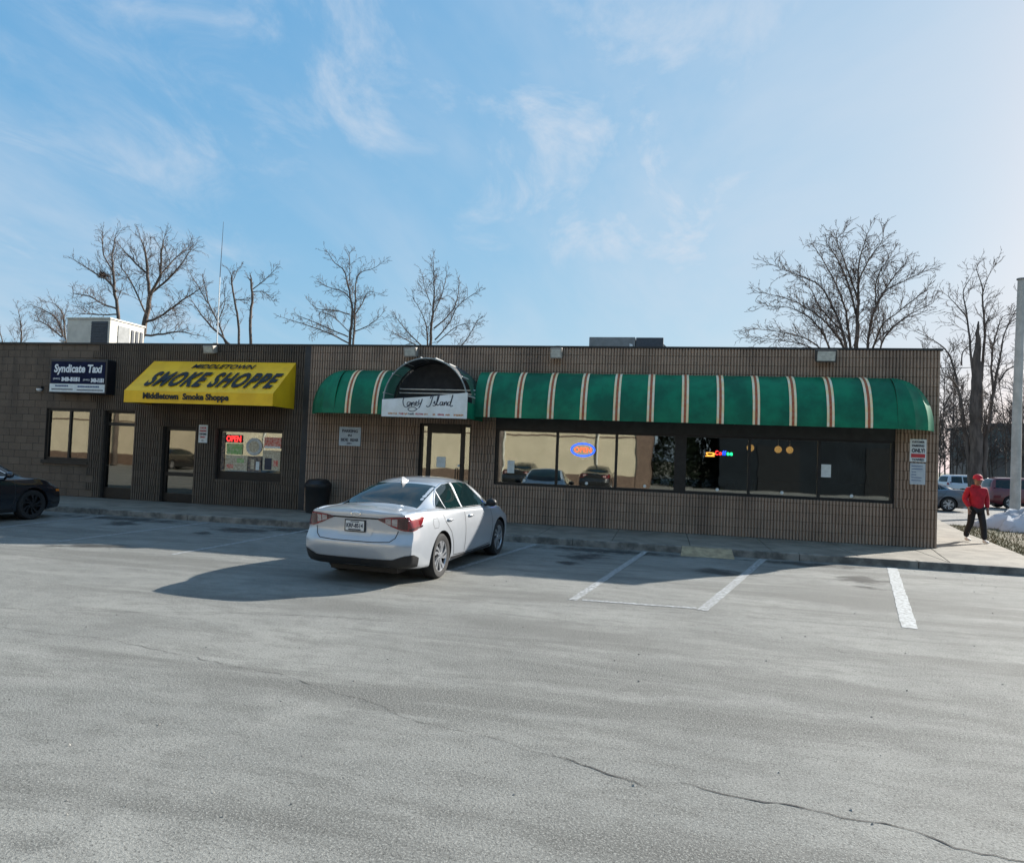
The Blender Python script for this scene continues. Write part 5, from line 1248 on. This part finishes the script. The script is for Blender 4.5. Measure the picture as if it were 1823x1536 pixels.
# ------------------------------------------------------------------ bare trees
mat('bark', (0.115, 0.092, 0.078), 0.95, var=0.4, scale=5, bump=0.6, bscale=14, stretch=(1, 1, 0.25)); mat('bark_mossy', (0.085, 0.085, 0.062), 0.95, var=0.4, scale=4, bump=0.6, bscale=14, stretch=(1, 1, 0.25))
mat('twig', (0.105, 0.078, 0.066), 0.95, var=0.3, scale=1.5)
RS = 0.47
class Tree:
    def __init__(s, Y, seed): s.Y = Y; s.r = np.random.RandomState(seed); s.trunk = MB(); s.crown = MB(); s.n = 0
    def limb(s, px, off=(0, 0), sides=8, main=True):
        """px: (x, y, radius_in_px) seen from the lot; off: depth offset at start and end"""
        k = len(px); P = []; Rr = []
        for i, (x, y, rad) in enumerate(px):
            Yd = s.Y+off[0]+(off[1]-off[0])*i/max(1, k-1)
            P.append(at(x, y, Yd)); Rr.append(rad*RS*(np.linalg.norm(P[-1]-CAM))/FPX)
        # refine with a little wander
        Q, RR = [], []
        for i in range(k-1):
            p0, p1, p2, p3 = P[max(i-1, 0)], P[i], P[i+1], P[min(i+2, k-1)]
            for t in np.linspace(0, 1, 5)[:-1]:
                q = 0.5*((2*p1)+(-p0+p2)*t+(2*p0-5*p1+4*p2-p3)*t*t+(-p0+3*p1-3*p2+p3)*t**3)
                Q.append(q+s.r.normal(0, min(Rr[i]*0.25, 0.035), 3)); RR.append(Rr[i]*(1-t)+Rr[i+1]*t)
        Q.append(P[-1]); RR.append(Rr[-1])
        (s.trunk if main else s.crown).tube(Q, RR, sides, True)
        return Q, RR
    def ground(s, Q, RR, flare=1.35):
        p = Q[0]; s.trunk.tube([(p[0], p[1], -0.1), (p[0], p[1], 0.5), tuple(p+np.array([0, 0, 0.02]))], [RR[0]*flare*1.3, RR[0]*flare, RR[0]*1.01], 10, False)
    def sprout(s, Q, RR, length, spacing, levels, upb=0.22, start=0.15, ang=(28, 62), minr=0.0105, spread=1.0):
        spacing *= 0.5; length *= 0.92
        Q = np.array(Q); seg = np.linalg.norm(np.diff(Q, axis=0), axis=1); cum = np.concatenate([[0], np.cumsum(seg)]); T = cum[-1]
        d = T*start+spacing*s.r.rand()
        while d < T:
            i = min(np.searchsorted(cum, d)-1, len(Q)-2); i = max(i, 0); f = (d-cum[i])/(seg[i]+1e-9); p = Q[i]+(Q[i+1]-Q[i])*f; rad = RR[i]*(1-f)+RR[i+1]*f
            t = (Q[i+1]-Q[i])/(seg[i]+1e-9)
            ax = s.r.normal(0, 1, 3); ax[1] *= spread; ax -= t*(ax@t); ax /= np.linalg.norm(ax)+1e-9
            a = R(s.r.uniform(*ang)); dr = t*math.cos(a)+ax*math.sin(a); dr[2] += upb*s.r.uniform(.3, 1.2); dr /= np.linalg.norm(dr)
            ln = length*s.r.uniform(.55, 1.15)*(1-0.55*d/T)
            s.branch(p, dr, min(rad*0.5, 0.024), ln, levels, upb, minr)
            d += spacing*s.r.uniform(.5, 1.5)
        # continue the tip
        t = Q[-1]-Q[-2]; t /= np.linalg.norm(t)
        for _ in range(2):
            dr = t+s.r.normal(0, .35, 3); dr[2] += .15; s.branch(Q[-1], dr/np.linalg.norm(dr), RR[-1]*.9, length*.5, levels, upb, minr)
    def branch(s, p, d, rad, ln, lev, upb, minr):
        n = max(3, int(ln/0.45)+1); P = [np.array(p)]; dd = np.array(d); st = ln/n
        for i in range(n):
            dd = dd+s.r.normal(0, .16, 3)+np.array([0, 0, upb*.10]); dd /= np.linalg.norm(dd); P.append(P[-1]+dd*st)
        rad = max(rad, minr*1.2); RR = [max(minr*.7, rad*(1-i/n*.85)) for i in range(n+1)]
        s.crown.tube(P, RR, 5 if rad > .03 else 3, False); s.n += 1
        if lev > 0:
            k = max(2, int(ln/(0.17 if lev == 1 else 0.24)))
            for j in range(k):
                u = .18+.82*(j+s.r.rand()*.8)/k; i = min(int(u*n), n-1); q = P[i]+(P[i+1]-P[i])*(u*n-i if u*n-i < 1 else 1); t = P[i+1]-P[i]; t /= np.linalg.norm(t)
                ax = s.r.normal(0, 1, 3); ax -= t*(ax@t); ax /= np.linalg.norm(ax)+1e-9; a = R(s.r.uniform(22, 58)); dr = t*math.cos(a)+ax*math.sin(a); dr[2] += upb*.35
                s.branch(q, dr/np.linalg.norm(dr), RR[i]*.6, ln*s.r.uniform(.34, .66), lev-1, upb, minr)
    def build(s, label, bark='bark', name='bare_tree', group='bare trees behind the building'):
        t = s.trunk.v[0]; r = thing(name, (float(t[0]), float(t[1]), 0), label, 'tree', group)
        s.trunk.build('trunk', bark, r, smooth='all'); s.crown.build('crown', 'twig', r, smooth='all')
        return r
def cat(dct, *k): return [dct[x] for x in k]
# tree behind the left air conditioner: two stems
T = Tree(24, 11)
Q, RR = T.limb([(247, 640, 9.5), (255, 590, 8.5), (264, 548, 7.5), (267, 525, 6.5)]); T.ground(Q, RR)
for L_ in ([(267, 525, 6), (262, 480, 4.5), (258, 445, 3.2), (250, 425, 1.5)], [(268, 525, 5), (285, 490, 4), (287, 455, 3), (292, 425, 1.2)], [(266, 525, 4), (290, 505, 3.6), (315, 480, 2.6), (340, 445, 1.2)],
           [(258, 485, 3), (235, 462, 2.6), (215, 440, 1.2)], [(285, 490, 3), (310, 462, 2.2), (335, 440, 1)], [(257, 575, 4.5), (290, 560, 3.6), (325, 535, 2.8), (355, 515, 1.4)], [(252, 598, 4), (290, 595, 3.2), (320, 590, 2.2), (345, 596, 1.2)], [(260, 560, 3), (232, 500, 2.2), (215, 475, 1.0)]):
    q, r_ = T.limb(L_, (T.r.uniform(-.3, .3), T.r.uniform(-2, 2)), 6); T.sprout(q, r_, 1.9, 0.42, 2)
T.build('large bare tree with spreading crown behind the left air conditioner')
T = Tree(27, 12)
Q, RR = T.limb([(216, 640, 6.5), (211, 570, 5.5), (206, 525, 4.6), (202, 485, 3.6), (200, 455, 2.2), (205, 425, 1.2)]); T.ground(Q, RR); T.sprout(Q, RR, 2.2, .5, 2, start=.45)
for L_ in ([(207, 520, 3.6), (192, 500, 3), (175, 490, 2.2), (135, 465, 1)], [(209, 550, 3.2), (180, 540, 2.4), (160, 528, 2), (130, 522, 1)], [(203, 485, 2.6), (185, 455, 2), (182, 420, 1)], [(210, 560, 2.6), (170, 560, 1.8), (140, 558, .9)]):
    q, r_ = T.limb(L_, (0, T.r.uniform(-2, 2)), 6); T.sprout(q, r_, 1.7, .42, 2)
tr = T.build('leaning bare tree with a nest in its crown behind the left air conditioner')
nst = MB(); rr = random.Random(1); c0 = at(183, 490, 27)
for k in range(140):
    v = np.array([rr.gauss(0, 1) for _ in range(3)]); v = v/np.linalg.norm(v)*rr.uniform(.08, .24)*np.array([1, 1, .7]); w = np.array([rr.gauss(0, .16) for _ in range(3)]); nst.tube([c0+v-w, c0+v+w], .014, 3, False)
nst.build('nest', 'twig', tr)
# small ones at the far left
T = Tree(34, 13)
for L_ in ([(120, 640, 4), (105, 575, 3), (80, 553, 1.6), (60, 545, .8)], [(115, 605, 3), (85, 580, 2), (62, 570, .9)], [(118, 620, 3), (112, 560, 2), (95, 540, 1)]):
    q, r_ = T.limb(L_, (0, T.r.uniform(-2, 2)), 6); T.sprout(q, r_, 2.0, .5, 2); T.n
T.ground(*T.limb([(120, 642, 4), (120, 636, 4)]))
T.build('low bare tree peeking above the roof left of the air conditioner')
T = Tree(36, 14)
q, r_ = T.limb([(33, 640, 3), (38, 600, 2.4), (36, 570, 1.2), (32, 550, .7)]); T.ground(q, r_); T.sprout(q, r_, 2.0, .5, 2, start=.1)
q, r_ = T.limb([(10, 640, 2.4), (5, 610, 1.6), (0, 590, .8)]); T.ground(q, r_); T.sprout(q, r_, 1.6, .5, 2, start=.1)
T.build('small thin bare tree at the far left edge of the roof')
# broken-topped stems behind the mast
T = Tree(23, 15)
for L_ in ([(447, 640, 5.5), (446, 570, 4.8), (449, 530, 4.2), (447, 500, 3.6)], [(428, 640, 4.5), (424, 570, 3.8), (417, 530, 3.2), (412, 500, 2.8)], [(410, 615, 4), (380, 585, 3.5), (362, 565, 2.6), (345, 540, 1.2)], [(410, 640, 5), (395, 590, 3), (372, 540, 2.2), (365, 510, 1.0)]):
    q, r_ = T.limb(L_, (0, T.r.uniform(-.6, .6)), 8)
    if L_[0][1] == 640: T.ground(q, r_)
    T.sprout(q, r_, 1.2 if L_[0][0] > 420 else 1.6, .75 if L_[0][0] > 420 else .45, 2, start=.35)
for L_ in ([(450, 515, 2), (470, 500, 1.6), (490, 480, .8)], [(414, 502, 1.6), (420, 488, 1.2), (424, 478, .7)], [(418, 533, 2), (440, 535, 1.4)], [(450, 520, 1.8), (470, 520, 1.2), (485, 535, .7)], [(370, 540, 2), (350, 505, 1.4), (340, 490, .7)], [(385, 580, 2), (400, 540, 1.4), (398, 505, .7)]):
    q, r_ = T.limb(L_, (0, T.r.uniform(-.6, .6)), 5); T.sprout(q, r_, 1.1, .35, 2, start=.1)
T.build('bare tree with two broken stems behind the roof antenna')
# two middle trees
T = Tree(26, 16)
Q, RR = T.limb([(622, 640, 6), (624, 590, 5), (627, 550, 4), (620, 510, 3), (612, 482, 2.2), (596, 468, 1.4), (584, 450, .8)]); T.ground(Q, RR); T.sprout(Q, RR, 1.5, .4, 2, start=.3)
for L_ in ([(628, 640, 5), (631, 570, 3.6), (632, 535, 2.8), (637, 490, 1.8), (665, 478, 1.2), (680, 468, .7)], [(622, 612, 3), (590, 595, 2.4), (555, 582, 1.8), (505, 566, .8)], [(620, 600, 2.6), (575, 580, 1.8), (530, 562, .8)], [(622, 560, 2.4), (598, 553, 1.8), (565, 550, 1.2), (553, 540, .7)],
           [(628, 540, 2), (612, 520, 1.8), (580, 510, 1.2), (568, 500, .7)], [(632, 560, 2.2), (645, 540, 1.8), (655, 520, 1.2), (672, 522, .7)], [(632, 590, 2.2), (655, 580, 1.6), (678, 562, .8)], [(622, 500, 2), (623, 470, 1.2), (622, 450, .7)], [(620, 590, 2), (595, 565, 1.4), (570, 555, .8)]):
    q, r_ = T.limb(L_, (0, T.r.uniform(-1.6, 1.6)), 6); T.sprout(q, r_, 1.25, .38, 2)
T.build('bare tree with a tall split crown right of the seam between the shops')
T = Tree(26, 17)
Q, RR = T.limb([(765, 640, 6.5), (768, 590, 5), (771, 550, 3.8), (773, 515, 2.6), (772, 480, 1.4), (771, 460, .7)]); T.ground(Q, RR); T.sprout(Q, RR, 1.5, .30, 2, start=.25)
for L_ in ([(762, 640, 4), (760, 590, 2.6), (752, 560, 1.6), (735, 530, .8)], [(772, 585, 3), (795, 565, 2.4), (812, 540, 1.8), (818, 500, .8)], [(774, 605, 3), (800, 575, 2.2), (815, 545, 1.8), (848, 520, .8)], [(755, 620, 2.6), (725, 590, 1.8), (705, 565, .8)], [(750, 620, 2), (715, 600, 1.6), (695, 590, .8)], [(770, 560, 2.2), (785, 530, 1.6), (795, 490, .8)], [(778, 610, 2.2), (815, 580, 1.4), (848, 575, .8)], [(800, 640, 2.6), (830, 605, 1.8), (850, 570, .8)], [(768, 545, 1.8), (757, 515, 1.2), (752, 490, .7)]):
    q, r_ = T.limb(L_, (0, T.r.uniform(-1.6, 1.6)), 6); T.sprout(q, r_, 1.3, .34, 2)
ref_tree = T.build('bare tree with a pointed crown above the arched entrance')
# the big fan-shaped tree on the right
T = Tree(20, 18)
Q, RR = T.limb([(1524, 660, 8), (1525, 600, 7), (1526, 560, 5.5), (1528, 520, 4), (1528, 480, 2.8), (1535, 445, 1.6), (1545, 415, .8)]); T.ground(Q, RR); T.sprout(Q, RR, 1.5, .34, 2, start=.3)
for L_ in ([(1514, 660, 6), (1500, 590, 4.5), (1482, 545, 3.5), (1460, 510, 2.4), (1420, 490, 1.5), (1365, 468, .8)], [(1512, 660, 5), (1495, 605, 4), (1465, 570, 3), (1430, 545, 2.2), (1395, 530, 1.4), (1350, 520, .8)], [(1482, 640, 4), (1468, 600, 3), (1440, 565, 2.2), (1405, 548, 1.4), (1360, 545, .8)],
           [(1518, 660, 5), (1510, 580, 4), (1498, 530, 3), (1475, 480, 2), (1450, 440, 1)], [(1524, 560, 4), (1508, 500, 3), (1490, 460, 2), (1470, 430, .9)], [(1526, 530, 3), (1505, 470, 2), (1490, 430, 1.2), (1500, 415, .7)], [(1543, 660, 5), (1548, 590, 4), (1562, 540, 3), (1590, 495, 1.8), (1612, 470, .8)], [(1546, 640, 4), (1570, 580, 2.8), (1600, 555, 1.8), (1650, 515, .8)],
           [(1563, 650, 3.6), (1575, 600, 2.6), (1612, 565, 1.8), (1660, 540, .8)], [(1528, 500, 3), (1548, 460, 2), (1570, 430, 1), (1572, 412, .7)], [(1555, 560, 3), (1575, 520, 2.2), (1610, 500, 1.4), (1655, 480, .7)], [(1480, 640, 3), (1440, 605, 2.2), (1395, 592, 1.4), (1340, 585, .8)], [(1470, 630, 2.6), (1425, 612, 1.8), (1380, 605, 1), (1335, 600, .7)], [(1560, 545, 2.6), (1560, 500, 1.8), (1585, 455, .9)], [(1500, 590, 3), (1462, 550, 2), (1440, 510, 1.2), (1400, 480, .7)]):
    q, r_ = T.limb(L_, (0, T.r.uniform(-2.2, 2.2)), 6); T.sprout(q, r_, 1.45, .25, 2, ang=(25, 55))
T.build('big fan shaped bare tree above the right end of the diner')
# massive ivy-streaked trunk by the street
T = Tree(30, 19)
Q, RR = T.limb([(1738, 905, 24), (1738, 850, 19), (1737, 780, 18), (1738, 720, 19), (1740, 665, 14), (1741, 620, 9), (1741, 590, 5), (1742, 572, 2)], sides=14); T.ground(Q, RR)
for L_ in ([(1728, 900, 7), (1722, 800, 6.5), (1713, 740, 6), (1705, 690, 4.5), (1700, 660, 3.5), (1685, 625, 2.4), (1660, 605, 1.4), (1630, 590, .8)], [(1752, 900, 8), (1755, 800, 7), (1762, 740, 5), (1770, 695, 4.2), (1780, 640, 3), (1790, 590, 1.8), (1812, 545, .8)], [(1735, 700, 5), (1728, 620, 3.4), (1722, 565, 2.6), (1715, 520, 1.6), (1728, 495, .8)], [(1746, 680, 5), (1753, 600, 3.6), (1750, 550, 2.8), (1748, 510, 1.8), (1738, 480, .8)], [(1768, 700, 4), (1765, 640, 3), (1772, 600, 2.2), (1785, 565, 1.2), (1805, 560, .7)], [(1722, 565, 2.4), (1700, 540, 1.4), (1688, 528, .7)], [(1705, 690, 3), (1690, 672, 2), (1665, 665, .9)], [(1778, 680, 3), (1792, 660, 2), (1815, 648, 1)], [(1750, 520, 1.8), (1756, 500, 1.2), (1765, 482, .7)], [(1712, 650, 2.4), (1715, 625, 1.8), (1735, 612, .9)]):
    q, r_ = T.limb(L_, (0, T.r.uniform(-1.4, 1.4)), 8); T.sprout(q, r_, 1.9, .6, 2, start=.3, minr=.012)
T.build('massive tapering tree trunk with bare limbs beside the street on the right', 'bark')
# thicket and trees of the far street
T = Tree(58, 20)
for k in range(26):
    x0 = 1640+k*8.2+T.r.uniform(-4, 4); h = T.r.uniform(620, 760)
    q, r_ = T.limb([(x0, 868, 2.6), (x0+T.r.uniform(-6, 6), (868+h)/2, 1.8), (x0+T.r.uniform(-14, 14), h, .6)], (T.r.uniform(-5, 9),)*2, 5, main=True); T.sprout(q, r_, 3.2, .8, 1, start=.15, minr=.022)
r = thing('distant_thicket', (40, 58, 0), 'grey brown thicket of bare trees far behind the street', 'thicket'); tag(r, kind='stuff')
T.trunk.build('trunks', 'bark', r); T.crown.build('crowns', 'twig', r)

# ------------------------------------------------------------------ the street corner on the right
mat('snow', (0.48, 0.50, 0.53), 0.75, scale=2.5, col2=(0.22, 0.21, 0.20), bump=0.6, bscale=7, lo=0.30, hi=0.55)
G = []; rs = np.random.RandomState(3); nb = 28
for j in range(11):
    row = []
    for i in range(nb):
        a = 2*math.pi*i/nb; u = j/10; rad = 1.6*(1-u**1.5)*(1+.16*math.sin(3*a+1)+.10*math.sin(7*a)); z = 0.72*(u**.8)*(1+.12*math.sin(5*a+j)*(u < .95)) + (rs.normal(0, .045) if 0 < j < 10 else 0)
        row.append((11.9+rad*1.25*math.cos(a)-0.3*u, 8.9+rad*.8*math.sin(a), -.03+z))
    row.append(row[0]); G.append(row)
q = MB(); q.grid([r_[::1] for r_ in G]); tag(q.build('snow_pile', 'snow', smooth='all'), 'dirty heap of ploughed snow beside the side pavement', 'snow pile')
mat('pole_concrete', (0.46, 0.44, 0.40), 0.8, var=0.15, scale=3)
b = at(1807, 900, 16.0); t = at(1819, 498, 16.0)
pl = thing('utility_pole', (float(b[0]), 16.0, 0), 'tall pale tapered pole at the right edge behind the snow heap', 'pole')
q = MB(); q.tube([(b[0], 16, -.1), (b[0]+.02, 16, 4.5), (t[0], 16, t[2])], [.19, .168, .14], 20); q.build('shaft', 'pole_concrete', pl, smooth=True)
q = MB(); q.lathe([(.36, 0), (.36, .25), (.27, .34), (.2, .34)], (b[0], 16, 0), 'z', 20); q.build('base_collar', 'unit_dark', pl)
q = MB(); q.lathe([(.18, 0), (.18, .05), (0, .09)], (t[0], 16, t[2]), 'z', 20); q.build('cap', 'unit_grey', pl)
a = at(1640, 652, 40); c = at(1830, 640, 34); q = MB(); q.tube([a+(c-a)*u-np.array([0, 0, .6*4*u*(1-u)*.5]) for u in np.linspace(0, 1, 14)], .022, 4); wire = q.build('overhead_wire', 'ink_black'); tag(wire, 'thin overhead wire crossing behind the big trunk on the right', 'wire')
# far houses
mat('far_siding', (0.16, 0.185, 0.18), 0.8, var=0.15, scale=.8); mat('far_brick', (0.19, 0.165, 0.15), 0.85, var=0.2, scale=1.2); mat('far_roof', (0.07, 0.07, 0.075), 0.9, var=0.2); mat('far_glass', (0.03, 0.035, 0.04), 0.1, var=0.1)
hx = at(1776, 800, 62)[0]
h = thing('far_building', (float(hx)+9, 66, 0), 'dim grey green building behind the street on the far right', 'building')
q = MB(); q.box(hx, hx+20, 62, 74, 3.3, 6.4); q.build('upper_wall', 'far_siding', h)
q = MB(); q.box(hx, hx+20, 62.1, 74, 0, 3.3); q.build('lower_wall', 'far_brick', h)
q = MB(); q.box(hx-.25, hx+20.2, 61.7, 74.3, 6.4, 6.75); q.build('roof', 'far_roof', h)
for k in range(5):
    q = MB(); q.box(hx+1.2+k*3.6, hx+2.6+k*3.6, 61.95, 62.05, 4.2, 5.6); wn = q.build('window', 'far_glass', h)
    q = MB(); q.box(hx+1.1+k*3.6, hx+2.7+k*3.6, 61.9, 62.05, 4.05, 4.19); q.build('sill', 'white_paint', wn)
x0 = float(at(1758, 856, 46)[0]); q = MB(); q.box(x0, x0+22, 46, 46.3, .55, .85); fr = thing('guard_rail', (x0+11, 46, 0), 'long pale guard rail across the street on the right', 'rail'); q.build('rail', 'white_paint', fr)
for k in range(12):
    q = MB(); q.box(x0+.1+k*1.9, x0+.25+k*1.9, 46.3, 46.42, -.05, .8); q.build('post', 'unit_grey', fr)
wv = place(build_car(SUV, 'parked_car', 'paint_silver', 'far silver car parked beyond the grey sedan near the big trunk', sedan=False), 20.6, 37.0, 80)

# ------------------------------------------------------------------ across the lot (seen mirrored in the windows)
mat('tan_stucco', (0.53, 0.46, 0.33), 0.85, scale=1.0, col2=(0.46, 0.40, 0.285), bump=0.2, bscale=30); mat('brown_trim', (0.13, 0.085, 0.06), 0.7, var=0.2)
tb = thing('tan_building', (-25, -30, 0), 'tan stucco building across the lot, mirrored in the shop windows', 'building')
q = MB(); q.box(-60, -1.6, -38, -26.0, 0, 6.2); q.build('wall', 'tan_stucco', tb)
q = MB(); q.box(-1.6, -0.75, -38, -25.9, 0, 6.2); q.build('corner_pier', 'brown_trim', tb)
q = MB(); q.box(-60.3, -0.5, -38.3, -25.6, 6.2, 6.6); q.build('cornice', 'brown_trim', tb)
q = MB(); q.box(-60.02, -1.6, -26.0, -25.94, 0, 0.7); q.build('base_course', 'brown_trim', tb)
for x in (-3.9, -9.6, -17.5, -26.0, -34.5):
    q = MB(); q.tube([(x, -25.88, 0), (x, -25.88, 6.2)], .06, 8); q.build('downspout', 'unit_beige', tb)
q = MB(); q.box(-20.6, -19.5, -26.0, -25.93, 0, 2.2); q.build('door', 'brown_trim', tb)
q = MB(); q.box(-60, -1.6, -26.0, -25.97, 2.95, 3.03); q.build('control_joint', 'brown_trim', tb)
for x in (-31.0, -50):
    q = MB(); q.box(x, x+1.6, -26.02, -25.95, 1.0, 2.2); wn = q.build('window', 'far_glass', tb); q = MB(); q.box(x-.1, x+1.7, -26.05, -25.9, .88, .99); q.build('sill', 'brown_trim', wn)
mat('conifer_green', (0.010, 0.015, 0.010), 0.9, var=0.3, scale=3, spec=0.0)
def conifer(h, w, seed):
    rs = np.random.RandomState(seed); cr = MB()
    for k in range(13000):
        u = rs.rand()**.8; z = .02+u*(h-.02); rad = w*(1-u)**.75*(.45+.55*rs.rand()**.5); a = rs.rand()*6.283
        c = np.array([rad*math.cos(a), rad*math.sin(a), z]); d1 = rs.normal(0, .09, 3)+np.array([math.cos(a), math.sin(a), .3])*.08; d2 = rs.normal(0, .09, 3)
        cr.add([c, c+d1, c+d2], [(0, 1, 2)])
    tk = MB(); tk.tube([(0, 0, -.1), (0, 0, h*.8)], [.12, .03], 8)
    r = empty('evergreen_tree'); tk.build('trunk', 'bark', r); cr.build('crown', 'conifer_green', r)
    return r
dw = thing('dark_backdrop', (17, -36, 0), 'dark slate backdrop building added across the lot to darken the right diner windows', 'building')  # unseen building added so the right panes mirror something smooth and dark
mat('backdrop_siding', (0.009, 0.013, 0.017), 0.8, var=0.25, scale=.5, spec=0.1)
mat('backdrop_door', (0.014, 0.016, 0.018), 0.8, var=0.2, spec=0.1)
q = MB(); q.box(3.6, 34, -42, -32, 0, 7); q.build('wall', 'backdrop_siding', dw)
q = MB(); q.box(3.4, 34.2, -42.2, -31.8, 7, 7.3); q.build('roof', 'far_roof', dw)
for k in range(4):
    q = MB(); q.box(6+k*6.5, 8.6+k*6.5, -32.02, -31.96, 0, 3.0); q.build('backdrop_shutter', 'backdrop_door', dw)
c0 = conifer(7.5, 2.1, 7)
for k in range(3):
    c_ = c0 if k == 0 else copy_tree(c0)
    c_.location = (0.9+k*1.7, -34.0-.7*(k % 2), 0); c_.rotation_euler = (0, 0, k*1.3); sc_ = 0.95+.18*math.sin(k*2.1); c_.scale = (1, 1, sc_)
    tag(c_, 'dark evergreen across the lot, ' + 'first second third fourth fifth sixth seventh eighth ninth tenth eleventh twelfth thirteenth'.split()[k] + ' from the left mirrored in the diner windows', 'tree', 'evergreens across the lot')

for r in ROOTS: adopt(r)
mt = copy_tree(ref_tree); mt.location = (-9.3, -24.0, 0); tag(mt, 'bare tree across the lot, mirrored in the leftmost diner pane', group='trees across the lot')
mt = copy_tree(ref_tree); mt.location = (-35.5, -23.5, 0); mt.rotation_euler = (0, 0, 1.9); tag(mt, 'bare tree across the lot, mirrored in the office window', group='trees across the lot')
